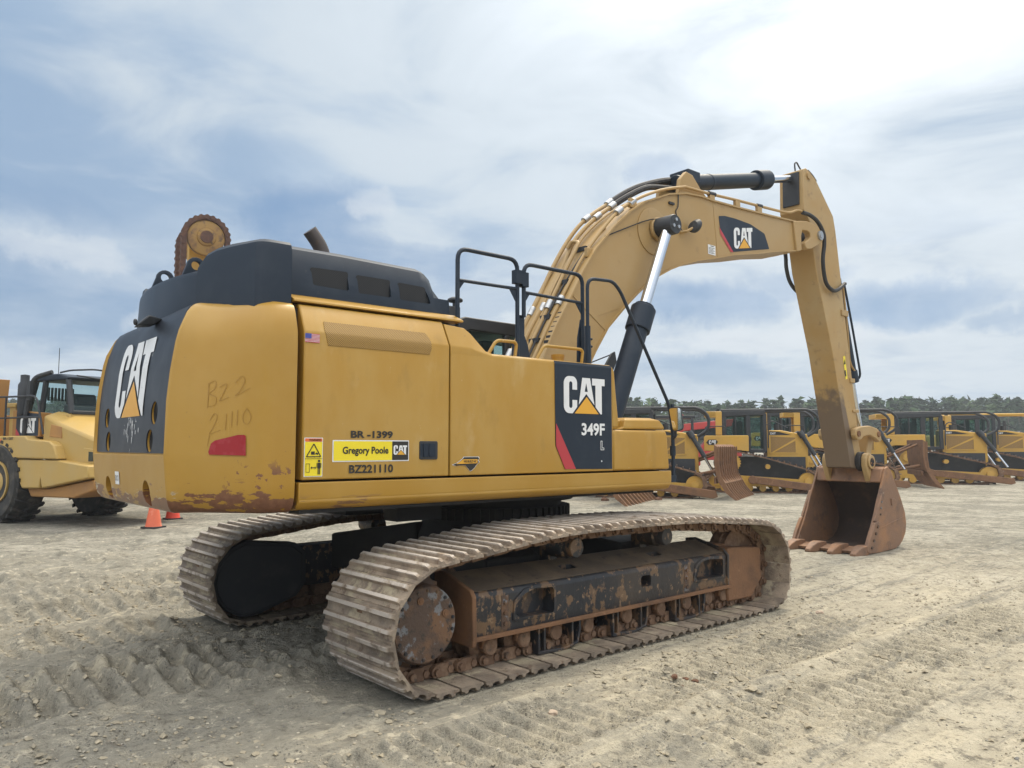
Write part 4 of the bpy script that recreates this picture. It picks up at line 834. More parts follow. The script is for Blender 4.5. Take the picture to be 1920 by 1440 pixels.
clamp('pipe_clamp', [((2.14, .25, 4.84), dB), ((2.03, .10, 4.74), dB), ((.38, -.20, 2.56), dA), ((.38, -.05, 2.58), dA), ((.46, .25, 2.73), dA)], .045)
m = MB()
for px_, pz in ((3.66, 5.10), (4.27, 5.14), (4.83, 5.17), (1.25, 3.95), (2.02, 4.70)): m.box(px_-.055, px_+.055, -.275, -.225, pz-.07, pz+.045)
m.build('pipe_bracket', 'yellow2', boom, .006); 
m = MB(); m.cyl((3.60, -.25, 5.155), (3.74, -.25, 5.163), .034, n=12); m.cyl((4.78, -.25, 5.225), (4.90, -.25, 5.235), .032, n=12); m.build('pipe_clip', 'blackmatt', boom)
m = MB()
for xx, zz in ((.55, 2.86), (.72, 3.14), (1.0, 3.58), (1.30, 4.02)): m.box(xx-.02, xx+.02, -.16, .0, zz-.02, zz+.03)
for k in range(7): m.box(.54+k*.035, .56+k*.035, -.30, -.24, 2.82+k*.056, 2.85+k*.056)
m.build('hose_clip', 'blackmatt', boom)
# --- boom cylinders
for yy in (-.50, .50):
    sg = -1 if yy < 0 else 1
    top = Vector((2.40, yy, 4.42)); bot = Vector((1.17, yy, 1.66)); d = (bot-top).normalized()
    m = MB(); m.cyl(top+d*1.32, bot, .125, n=28); m.cyl(top+d*1.20, top+d*1.50, .150, n=28); m.cyl(top+d*1.16, top+d*1.22, .120, n=20); 
    m.cyl(top+d*1.42+Vector((.1, 0, -.06)), top+d*1.42+Vector((.19, 0, -.02)), .03, n=10)
    bc = E(m, 'boom_cylinder', 'black', bevel=.008)
    m = MB(); m.cyl(top+d*.08, top+d*1.3, .068, n=24); m.build('piston_rod', 'chrome', bc)
    m = MB(); m.lathe([(.10, sg*.33), (.125, sg*.345), (.125, sg*.60), (.115, sg*.615), (.0, sg*.615)], (top.x, 0, top.z), 'y', 28); m.build('rod_eye', 'blackmatt', bc)
    m = MB()
    for k in range(3): a_ = R(90+120*k); m.cyl((top.x+.055*math.cos(a_), sg*.60, top.z+.055*math.sin(a_)), (top.x+.055*math.cos(a_), sg*.632, top.z+.055*math.sin(a_)), .022, n=10)
    m.build('eye_bolt', 'steel', bc)
# --- stick
ST = [(6.215, 6.13), (6.30, 6.165), (6.41, 6.13), (6.59, 6.05), (7.137, 5.53), (7.20, 5.30), (7.335, 4.46), (7.682, 2.27), (7.74, 1.80), (7.83, 1.50), (7.80, 1.33), (7.574, 1.325), (7.43, 1.345), (6.96, 3.23), (6.51, 4.53), (6.36, 5.30), (6.19, 5.46)]
m = MB(); m.prism(ST, -.21, .21); stick = E(m, 'stick', 'stick', bevel=.01)
m = MB(); m.prism([(6.185, 5.56), (6.20, 6.10), (6.27, 6.10), (6.28, 5.56)], -.14, .14); m.map(lambda a, b, c: (a-.02, b, c)); m.build('rod_end_plate', 'blackmatt', stick, .006)
m = MB(); m.lathe([(.06, -.235), (.06, .235)], (6.36, 0, 6.05), 'y', 20); m.build('stick_pin', 'yellow2', stick)
m = MB(); m.tube(spline([(6.25, -.05, 6.15), (6.24, -.05, 6.26), (6.30, -.05, 6.30), (6.38, -.05, 6.24), (6.40, -.10, 6.13)], 5), .012, 6); m.tube(spline([(6.40, -.19, 6.16), (6.52, -.2, 6.10), (6.62, -.21, 6.02)], 4), .008, 6); m.build('lift_loop', 'rubber', stick)
m = MB(); flat(m, [(7.30, 3.18), (7.37, 3.20), (7.43, 2.82), (7.36, 2.80)], lambda a, b: (a, -.214, b)); m.build('warning_sticker', 'signyellow', stick, smooth=0)
m = MB(); flat(m, [(7.315, 3.05), (7.375, 3.06), (7.355, 3.15)], lambda a, b: (a, -.217, b)); flat(m, [(7.35, 2.85), (7.39, 2.86), (7.37, 2.96), (7.33, 2.95)], lambda a, b: (a, -.217, b)); m.build('sticker_print', 'ink', stick, smooth=0)
m = MB(); m.tube(spline([(6.02, -.28, 5.36), (6.20, -.30, 5.35), (6.40, -.32, 5.28), (6.56, -.33, 5.12), (6.60, -.32, 4.95), (6.575, -.30, 4.66), (6.68, -.28, 4.35), (6.90, -.27, 4.24), (7.12, -.26, 4.28), (7.40, -.24, 4.42)], 5), .032, 9); m.build('stick_hose', 'rubber', stick)
m = MB(); m.tube(spline([(6.0, .29, 5.30), (6.3, .32, 5.15), (6.49, .31, 4.91), (6.50, .30, 4.65), (6.60, .3, 4.43), (6.80, .28, 4.28), (7.1, .26, 4.24), (7.38, .24, 4.40)], 5), .032, 9); m.build('stick_hose', 'rubber', stick)
m = MB(); m.tube(spline([(7.40, -.20, 4.42), (7.46, -.19, 4.2), (7.58, -.17, 3.6), (7.72, -.12, 3.15), (7.93, -.10, 2.98)], 5), .018, 8); m.box(7.28, 7.50, -.235, -.12, 3.87, 3.97); m.box(7.50, 7.66, -.23, -.10, 2.76, 2.83); m.box(7.56, 7.76, -.23, -.10, 2.26, 2.31)
m.build('stick_bracket', 'yellow2', stick, .006)
# stick cylinder on top of the boom
sc_ = empty('stick_cylinder', (0, 0, 0)); sc_.parent = ex
a = Vector((3.20, 0, 5.27)); b = Vector((6.36, 0, 6.06)); d = (b-a).normalized()
m = MB(); m.cyl(a, a+d*2.22, .112, n=28); m.cyl(a+d*2.02, a+d*2.34, .152, n=28); m.cyl(a+d*.75, a+d*.80, .118, n=28); m.box(3.28, 3.55, -.16, .16, 5.30, 5.46)
cyb = m.build('cylinder_barrel', 'black', sc_, .01)
m = MB(); m.cyl(a+d*2.3, b-d*.10, .058, n=24); m.build('piston_rod', 'chrome', sc_)
m = MB(); m.prism([(3.0, 5.0), (3.05, 5.25), (3.18, 5.38), (3.32, 5.36), (3.5, 5.2), (3.75, 5.04)], -.20, -.14); m.prism([(3.0, 5.0), (3.05, 5.25), (3.18, 5.38), (3.32, 5.36), (3.5, 5.2), (3.75, 5.04)], .14, .20); E(m, 'cylinder_bracket', 'yellow2', bevel=.008)
# bucket cylinder in front of the stick
m = MB(); m.cyl((7.52, 0, 4.55), (7.99, 0, 2.86), .105, n=24); m.cyl((7.94, 0, 3.0), (8.0, 0, 2.80), .125, n=24); m.tube(spline([(7.62, -.12, 4.45), (7.78, -.13, 3.9), (7.96, -.13, 3.3), (8.05, -.13, 2.95), (8.08, -.08, 2.86)], 4), .02, 8)
bk = E(m, 'bucket_cylinder', 'black', bevel=.006)
m = MB(); m.cyl((7.98, 0, 2.85), (8.22, 0, 1.98), .058, n=20); m.build('piston_rod', 'chrome', bk)
# linkage
for yy in (-.33, .24):
    m = MB(); m.prism([(7.42, 1.98), (7.60, 2.02), (7.92, 2.04), (8.18, 2.00), (8.32, 1.92), (8.34, 1.80), (8.25, 1.76), (8.14, 1.82), (7.92, 1.88), (7.70, 1.86), (7.58, 1.80), (7.47, 1.80), (7.40, 1.87)], yy, yy+.09); lk = E(m, 'tipping_link', 'yellow2', bevel=.015)
    if yy < 0:
        m = MB(); m.lathe([(.05, yy-.02), (.05, yy)], (7.50, 0, 1.90), 'y', 16); m.lathe([(.05, yy-.02), (.05, yy)], (8.22, 0, 1.90), 'y', 16); m.build('link_pin', 'rust', lk)
m = MB(); m.prism([(8.12, 1.95), (8.30, 1.92), (8.30, 1.80), (8.22, 1.60), (8.20, 1.30), (8.02, 1.28), (8.0, 1.5), (8.10, 1.75)], -.20, .20); E(m, 'bucket_link', 'yellow2', bevel=.012)
# --- bucket
NS = [(7.83, 1.33), (7.93, 1.36), (8.02, 1.30), (8.17, 1.093), (8.36, .83), (8.50, .58), (8.535, .40), (8.50, .25), (8.395, .13), (8.25, .04), (8.08, .0), (7.46, -.015), (7.04, .0)]
FR = [(7.02, .06), (7.16, .26), (7.30, .44), (7.42, .63), (7.53, .836), (7.62, .97), (7.70, 1.10)]
bu = empty('bucket', (0, 0, 0)); bu.parent = ex
for sg in (-1, 1):
    o_ = [(a_, b_) for a_, b_ in NS] + FR
    m = MB().prism(o_, sg*.60-.0, sg*.60-sg*.035); sp_ = m.build('side_plate', 'bucket', bu, .008)
    m = MB(); m.prism([(6.99, .05), (7.10, .0), (7.30, .26), (7.46, .47), (7.40, .50), (7.28, .47), (7.10, .25)], sg*.60, sg*.655); m.prism([(7.31, .50), (7.44, .48), (7.60, .70), (7.68, .92), (7.60, .93), (7.50, .78)], sg*.60, sg*.64); sc2 = m.build('side_cutter', 'bucket', bu, .008)
    m = MB()
    for k in range(4): m.cyl((7.13+.075*k, sg*.655, .10+.105*k), (7.13+.075*k, sg*.672, .10+.105*k), .024, n=8)
    for k in range(3): m.cyl((7.50+.03*k, sg*.64, .60+.10*k), (7.50+.03*k, sg*.652, .60+.10*k), .018, n=8)
    m.build('cutter_bolt', 'hub', bu)
    m = MB(); m.box(7.98, 8.08, sg*.60, sg*.622, .72, .83); m.prism([(7.45, .34), (8.47, .50), (8.47, .52), (7.45, .36)], sg*.60, sg*.607); m.build('wear_pad', 'bucket', bu, .006)
cs_ = NS[1:]
m = MB(); rings = []
for i, p in enumerate(cs_):
    a_, b_ = cs_[max(i-1, 0)], cs_[min(i+1, len(cs_)-1)]; d_ = Vector((b_[0]-a_[0], b_[1]-a_[1])).normalized(); n_ = Vector((d_.y, -d_.x))
    q = Vector(p) + n_*.045; rings.append([(p[0], -.565, p[1]), (p[0], .565, p[1]), (q.x, .565, q.y), (q.x, -.565, q.y)])
m.loft(rings); m.build('bucket_shell', 'bucket', bu, smooth=40)
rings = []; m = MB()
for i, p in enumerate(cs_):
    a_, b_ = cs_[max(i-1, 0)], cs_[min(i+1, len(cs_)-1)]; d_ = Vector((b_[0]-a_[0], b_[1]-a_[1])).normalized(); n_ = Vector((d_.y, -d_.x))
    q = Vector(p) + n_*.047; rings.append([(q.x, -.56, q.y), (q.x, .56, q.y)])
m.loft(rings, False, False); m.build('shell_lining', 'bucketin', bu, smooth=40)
m = MB(); m.prism([(7.80, 1.335), (7.95, 1.345), (7.88, 1.11), (7.72, 1.09)], -.565, .565); m.build('top_tube', 'bucket', bu, .03)
m = MB(); m.prism([(6.93, .045), (7.20, .09), (7.20, .03), (6.95, .0)], -.60, .60); m.build('cutting_edge', 'bucket', bu, .006)
for k in range(4):
    yc = -.56+k*1.12/3
    m = MB(); m.loft([[(7.16, yc-.085, .01), (7.16, yc+.085, .01), (7.16, yc+.085, .13), (7.16, yc-.085, .13)], [(7.02, yc-.085, -.01), (7.02, yc+.085, -.01), (7.02, yc+.085, .14), (7.02, yc-.085, .14)], [(6.90, yc-.075, -.02), (6.90, yc+.075, -.02), (6.90, yc+.072, .13), (6.90, yc-.072, .13)],
                      [(6.78, yc-.062, -.02), (6.78, yc+.062, -.02), (6.78, yc+.055, .085), (6.78, yc-.055, .085)], [(6.69, yc-.05, -.01), (6.69, yc+.05, -.01), (6.69, yc+.045, .035), (6.69, yc-.045, .035)]])
    m.build('tooth', 'bucket', bu, .012)
for yy in (-.385, .295):
    ea = MB().prism([(7.62, 1.50), (7.66, 1.56), (7.74, 1.585), (7.83, 1.55), (7.88, 1.47), (7.93, 1.36), (7.90, 1.22), (7.78, 1.09), (7.74, 1.09), (7.67, 1.24), (7.61, 1.38)], yy, yy+.09).build('bucket_ear', 'yellow2', bu, .014)
    if yy < 0:
        m = MB(); m.lathe([(.115, yy-.03), (.115, yy)], (7.77, 0, 1.43), 'y', 26); m.build('pin_collar', 'yellow2', bu, .006)
        m = MB(); m.lathe([(.07, yy-.034), (.07, yy-.028)], (7.77, 0, 1.43), 'y', 22); m.build('pin_end', 'deep', bu)
        m = MB()
        for k in range(3): a_ = R(80+120*k); m.cyl((7.77+.05*math.cos(a_), yy-.03, 1.43+.05*math.sin(a_)), (7.77+.05*math.cos(a_), yy-.042, 1.43+.05*math.sin(a_)), .018, n=8)
        m.build('pin_bolt', 'rust', bu)
m = MB(); m.lathe([(.15, -.29), (.16, -.285), (.16, -.215), (.15, -.21)], (7.73, 0, 1.44), 'y', 26); m.build('pin_seal', 'rubber', bu)

# --- undercarriage (its own heading: the house is swung a little from the tracks)
RU = R(1.4)
def Un(mb, name, mat, parent=None, bevel=0, z=0, **kw):
    o = mb.build(name, mat, parent or ex, bevel, **kw)
    if parent is None: o.rotation_euler.z = RU; o.location.z = z
    return o
m = MB(); m.lathe([(.72, .98), (.80, .98), (.80, 1.10), (.74, 1.10), (.74, 1.27), (0, 1.27)], n=48); m.lathe([(.86, 1.16), (.86, 1.27), (0, 1.27), (0, 1.16)], n=40)
for k in range(60): a_ = 2*math.pi*k/60; m.obox((.81*math.cos(a_), .81*math.sin(a_), 1.04), (.018*math.cos(a_), .018*math.sin(a_), 0), (-.016*math.sin(a_), .016*math.cos(a_), 0), (0, 0, .055))
m.box(-2.84, 1.0, -1.36, -1.2, 1.235, 1.31); m.box(-2.84, 1.0, 1.2, 1.36, 1.235, 1.31); m.box(-2.0, .9, -1.2, 1.2, 1.25, 1.30); m.box(-1.75, -1.3, -.9, -.7, 1.08, 1.25); m.box(-1.6, -1.2, .2, .6, 1.05, 1.25)
Un(m, 'turntable', 'deep')
m = MB(); m.lathe([(.78, .55), (.78, .80), (.70, .98), (0, .98), (0, .55)], n=36)
for sx in (-1, 1):
    for sy in (-1, 1):
        m.loft([[(sx*.15, sy*.3, .55), (sx*.75, sy*.3, .55), (sx*.75, sy*.3, .93), (sx*.15, sy*.3, .93)], [(sx*.55, sy*1.32, .38), (sx*1.15, sy*1.32, .38), (sx*1.15, sy*1.32, .76), (sx*.55, sy*1.32, .76)]])
Un(m, 'car_body', 'deep', bevel=.02)
LOOP = [(-2.16, 0), (-1.2, 0), (0, 0), (1.2, 0), (2.20, .005), (2.39, .075), (2.495, .23), (2.525, .45), (2.48, .66), (2.35, .81), (2.12, .925), (1.5, .985), (.9, 1.035), (.35, 1.052), (-.3, 1.058), (-1.0, 1.045), (-1.757, .968), (-2.17, .925), (-2.37, .815), (-2.495, .65), (-2.535, .46), (-2.50, .27), (-2.385, .095)]
def closed_spline(P, k=8):
    n = len(P); out = []
    for i in range(n):
        a, b, c, d = [Vector((*P[(i+j) % n], 0)) for j in (-1, 0, 1, 2)]
        for j in range(k): u = j/k; out.append(.5*((2*b)+(c-a)*u+(2*a-5*b+4*c-d)*u*u+(3*b-a-3*c+d)*u**3))
    return out
LP = closed_spline(LOOP); NSH = 52
cl = [0]
for i in range(len(LP)): cl.append(cl[-1]+(LP[(i+1) % len(LP)]-LP[i]).length)
def at_len(s_):
    s_ %= cl[-1]; i = max(j for j in range(len(LP)) if cl[j] <= s_); u = (s_-cl[i])/(cl[i+1]-cl[i]); return LP[i].lerp(LP[(i+1) % len(LP)], u)
PITCH = cl[-1]/NSH; GR = .030
def shoe_shape(holes):
    """one triple-grouser plate: local x along the track, y across, z outwards (0 = ground side)"""
    m = MB(); hp = PITCH/2; W2 = .45
    B0 = -GR-.006
    top = [(-hp+.010, B0-.006), (-hp+.016, B0+.008), (-.074, B0+.008), (-.068, .004), (-.042, .004), (-.034, B0+.004), (-.010, B0-.002), (.010, B0-.002), (.026, B0+.004), (.036, .002), (.060, .002), (.068, B0+.002), (hp-.012, B0-.004)]
    bot = [(hp-.012, B0-.018), (.05, B0-.020), (-.06, B0-.020), (-hp+.010, B0-.020)]
    sec = top + bot
    ys = [(-W2, .9), (-W2+.03, 1), (W2-.03, 1), (W2, .9)]
    m.loft([[(x, y, z if z < -.024 else -.024+(z+.024)*(q if q == 1 else .35)) for x, z in sec] for y, q in ys]); return m
shoe_me = shoe_shape(0).mesh('track_shoe', 'shoe', 30); shoe_far = shoe_me.copy(); shoe_far.materials.clear(); shoe_far.materials.append(M_['fshoe'])
random.seed(3)
for side_, yc, zz in ((0, -1.56, .0), (1, 1.56, -.05)):
    tr = empty('track', (0, 0, 0), RU); tr.parent = ex; tr.location.z = zz
    ch = MB(); first = None
    for k in range(NSH):
        s0 = (k+.5)*PITCH; p = at_len(s0); a_ = at_len(s0-PITCH*.5); b_ = at_len(s0+PITCH*.5); d_ = (b_-a_).normalized(); n_ = Vector((d_.y, -d_.x, 0)); mid = (a_+b_)/2
        o = bpy.data.objects.new('track_shoe', shoe_far if side_ else shoe_me); COL.objects.link(o); o.parent = tr
        # outward normal n_, direction of travel d_
        o.matrix_local = Matrix(((d_.x, 0, n_.x, mid.x), (0, 1, 0, yc+random.uniform(-.003, .003)), (d_.y, 0, n_.y, mid.y), (0, 0, 0, 1)))
        ctr = mid - n_*(GR+.075); dz = Vector((d_.x, 0, d_.y)); nz = Vector((n_.x, 0, n_.y)); c3 = Vector((ctr.x, 0, ctr.y))
        for q in (-.145, .09):
            for e_, yy in ((-.25, 0), (.25, .03)):
                ch.obox(c3+dz*e_*PITCH+Vector((0, yc+q+yy, 0)), dz*PITCH*.27, (0, .016, 0), nz*.046)
            pc_ = c3-dz*.5*PITCH+Vector((0, yc+q, 0)); ch.cyl(pc_+Vector((0, -.03, 0)), pc_+Vector((0, .055, 0)), .043, n=12)
            pb = c3+dz*.02+Vector((0, yc+q, 0)); ch.cyl(pb+Vector((0, -.026, 0)), pb+Vector((0, .05, 0)), .026, n=8)
        pc_ = c3-dz*.5*PITCH+Vector((0, yc, 0)); ch.cyl(pc_+Vector((0, -.2, 0)), pc_+Vector((0, .2, 0)), .026, n=10)
    ch.build('track_chain', 'chain', tr, smooth=30)
def track_side(yc, zz, fs):
    """yc centre of the track; fs -1 when its outer face looks at the camera side, +1 for the far track"""
    def Y(v): return yc + fs*v
    fr = empty('track_frame', (0, 0, zz), RU); fr.parent = ex
    sec = [(Y(.235), .29), (Y(.235), .585), (Y(.215), .615), (Y(-.14), .715), (Y(-.25), .70), (Y(-.25), .29)]
    m = MB(); m.prism(sec, -1.66, 1.64, 'x'); body = m.build('frame_box', 'frame', fr, .008)
    def slot(pts): return MB().prism(pts, Y(.20) if False else Y(.12), Y(.32))
    c1 = [(-1.26, .42), (-1.24, .50), (-1.16, .56), (-1.06, .585), (-.86, .575), (-.845, .55), (-.845, .40), (-.86, .375), (-1.22, .385)]
    c2 = [(1.06, .44), (1.09, .52), (1.17, .57), (1.28, .585), (1.52, .57), (1.53, .55), (1.53, .42), (1.51, .40), (1.10, .405)]
    c3 = rrect(.255, .395, .435, .535, .03)
    tops = [MB().prism(rrect(x0, x0+.16, Y(-.01) if fs > 0 else Y(.07), Y(.07) if fs > 0 else Y(-.01), .02), .60, .80, 'z') for x0 in (-.56, .62)]
    cut(body, slot(c1), slot(c2), slot(c3), *tops); body.modifiers.clear()
    m = MB()
    pl_ = [(Y(.20), .6215), (Y(-.14), .7180), (Y(-.14), .7210), (Y(.20), .6245)]
    m2 = MB(); m2.prism(pl_, -1.64, 1.62, 'x'); tp = m2.build('frame_top', 'frametop', fr); cut(tp, *[MB().prism(rrect(x0-.005, x0+.165, Y(-.015) if fs > 0 else Y(.075), Y(.075) if fs > 0 else Y(-.015), .02), .55, .85, 'z') for x0 in (-.56, .62)])
    m = MB(); m.box(-1.68, 1.66, min(Y(.18), Y(.265)), max(Y(.18), Y(.265)), .272, .302); m.build('lower_flange', 'rust', fr, .004)
    m = MB(); m.loft([[(x, Y(-.26), .24), (x, Y(.27), .24), (x, Y(.28), .30), (x, Y(.27), .60), (x, Y(.235), .645), (x, Y(-.10), .75), (x, Y(-.26), .74)] for x in (-1.70, -1.662)]); m.build('end_plate', 'rust', fr, .008)
    m = MB(); m.loft([[(x, Y(-.26), .26), (x, Y(.25), .26), (x, Y(.26), .60), (x, Y(.20), .66), (x, Y(-.14), .745), (x, Y(-.26), .73)] for x in (1.60, 1.63)]); m.build('end_plate', 'frame', fr, .008)
    for pts in ([(-1.285, .375), (-1.27, .52), (-1.17, .595), (-1.05, .615), (-.825, .60), (-.82, .355), (-1.24, .36)], [(1.03, .40), (1.07, .55), (1.17, .60), (1.29, .615), (1.56, .60), (1.565, .385), (1.08, .385)]):
        pp = MB().prism(pts, Y(.232), Y(.246)); o = pp.build('access_plate', 'frame', fr, .004); cut(o, slot(c1), slot(c2))
    m = MB(); 
    for px_ in (-1.36, .93):
        for pz in (.36, .44, .52): m.cyl((px_, Y(.23), pz), (px_, Y(.252), pz), .018, n=8)
        m.box(px_-.035, px_+.035, min(Y(.23), Y(.238)), max(Y(.23), Y(.238)), .32, .57)
    m.build('frame_bolt', 'hub', fr)
    # final drive, its cover and the sprocket
    m = MB(); m.lathe([(.33, Y(-.20)), (.33, Y(.07)), (.272, Y(.08)), (.272, Y(.24)), (.262, Y(.26)), (0, Y(.26))], (-2.13, 0, .475), 'y', 40); fd = m.build('final_drive', 'hub', fr, smooth=30)
    m = MB(); m.lathe([(.262, Y(.26)), (.262, Y(.285)), (.252, Y(.295)), (0, Y(.295))], (-2.13, 0, .475), 'y', 40); cvr = m.build('drive_cover', 'hub', fr)
    m = MB()
    for k in range(18): a_ = 2*math.pi*k/18+.1; q = (-2.13+.232*math.cos(a_), .475+.232*math.sin(a_)); m.cyl((q[0], Y(.29), q[1]), (q[0], Y(.302), q[1]), .013, n=10); m.cyl((q[0], Y(.302), q[1]), (q[0], Y(.306), q[1]), .008, n=6)
    m.build('cover_bolt', 'frame', fr)
    m = MB()
    for q in ((-2.13-.045, .475+.165), (-2.13+.165, .475+.06)): m.cyl((q[0], Y(.29), q[1]), (q[0], Y(.303), q[1]), .026, n=14); m.cyl((q[0], Y(.303), q[1]), (q[0], Y(.307), q[1]), .014, n=10)
    m.build('drain_plug', 'rust', fr)
    m = MB(); pts = []
    for k in range(46): a_ = 2*math.pi*k/46; r_ = .365 if k % 2 else .325; pts.append((-2.13+r_*math.cos(a_), .475+r_*math.sin(a_)))
    m.prism(pts, Y(-.035), Y(.035)); m.build('sprocket', 'chain', fr, .004)
    # front idler and its guard
    m = MB(); m.lathe([(.32, Y(-.10)), (.345, Y(-.09)), (.345, Y(-.04)), (.37, Y(-.035)), (.37, Y(.035)), (.345, Y(.04)), (.345, Y(.09)), (.32, Y(.10)), (.12, Y(.10)), (.12, Y(.17)), (0, Y(.17))], (2.08, 0, .49), 'y', 36); m.build('idler', 'chain', fr)
    m = MB(); m.prism([(1.63, .13), (1.60, .40), (1.64, .655), (1.70, .665), (2.24, .625), (2.262, .60), (2.255, .29), (2.06, .12)], Y(.10), Y(.235)); m.prism([(1.62, .20), (1.62, .70), (2.0, .66), (2.0, .25)], Y(-.24), Y(.10)); m.build('idler_guard', 'rust', fr, .02)
    for xx in (-.50, .73):
        m = MB(); m.lathe([(.085, Y(-.16)), (.10, Y(-.15)), (.10, Y(.06)), (.085, Y(.08)), (.085, Y(.16)), (.078, Y(.17)), (0, Y(.17))], (xx, 0, .845), 'y', 28); m.build('carrier_roller', 'frame', fr)
        m = MB(); m.box(xx-.05, xx+.05, min(Y(-.24), Y(-.12)), max(Y(-.24), Y(-.12)), .68, .86); m.build('roller_stand', 'frame', fr, .01)
    for xx in (-1.47, -1.13, -.78, -.40, .10, .58, .98, 1.33, 1.60):
        m = MB(); m.lathe([(.10, Y(-.12)), (.135, Y(-.11)), (.135, Y(-.06)), (.105, Y(-.05)), (.105, Y(.05)), (.135, Y(.06)), (.135, Y(.11)), (.11, Y(.13)), (.065, Y(.135)), (.065, Y(.20)), (.055, Y(.21)), (0, Y(.21))], (xx, 0, .20), 'y', 26); ro = m.build('track_roller', 'chain', fr)
        m = MB(); m.box(xx-.075, xx+.075, min(Y(.14), Y(.195)), max(Y(.14), Y(.195)), .19, .275); m.build('axle_block', 'rust', fr, .012)
    for xx in (-.78, .10, .98):
        m = MB(); m.prism([(xx-.23, .275), (xx-.21, .275), (xx-.21, .09), (xx+.06, .075), (xx+.21, .10), (xx+.235, .20), (xx+.235, .275), (xx+.255, .275), (xx+.255, .19), (xx+.225, .085), (xx+.06, .052), (xx-.23, .065)], Y(.05), Y(.235))
        gd = m.build('roller_guard', 'frame', fr, .004)
        m = MB(); m.prism([(xx-.21, .27), (xx-.12, .27), (xx-.09, .17), (xx, .12), (xx+.09, .17), (xx+.12, .27), (xx+.235, .27), (xx+.225, .11), (xx+.06, .075), (xx-.21, .09)], Y(.09), Y(.115)); m.box(xx-.165, xx-.145, min(Y(.1), Y(.23)), max(Y(.1), Y(.23)), .08, .27); m.box(xx+.15, xx+.17, min(Y(.1), Y(.23)), max(Y(.1), Y(.23)), .09, .27); m.build('guard_web', 'frame', fr)
    # inner drive motor guard
    m = MB(); pts = arc(-2.08, .45, .37, 100, 290, 14) + [(-1.6, .22), (-1.5, .34), (-1.5, .66), (-1.62, .76)]; m.prism(pts, Y(-.20), Y(-.37)); m.prism(scaled(pts, .92), Y(-.37), Y(-.385)); m.build('motor_guard', 'blackmatt', fr, .012)
track_side(-1.56, 0, -1); track_side(1.56, -.05, 1)

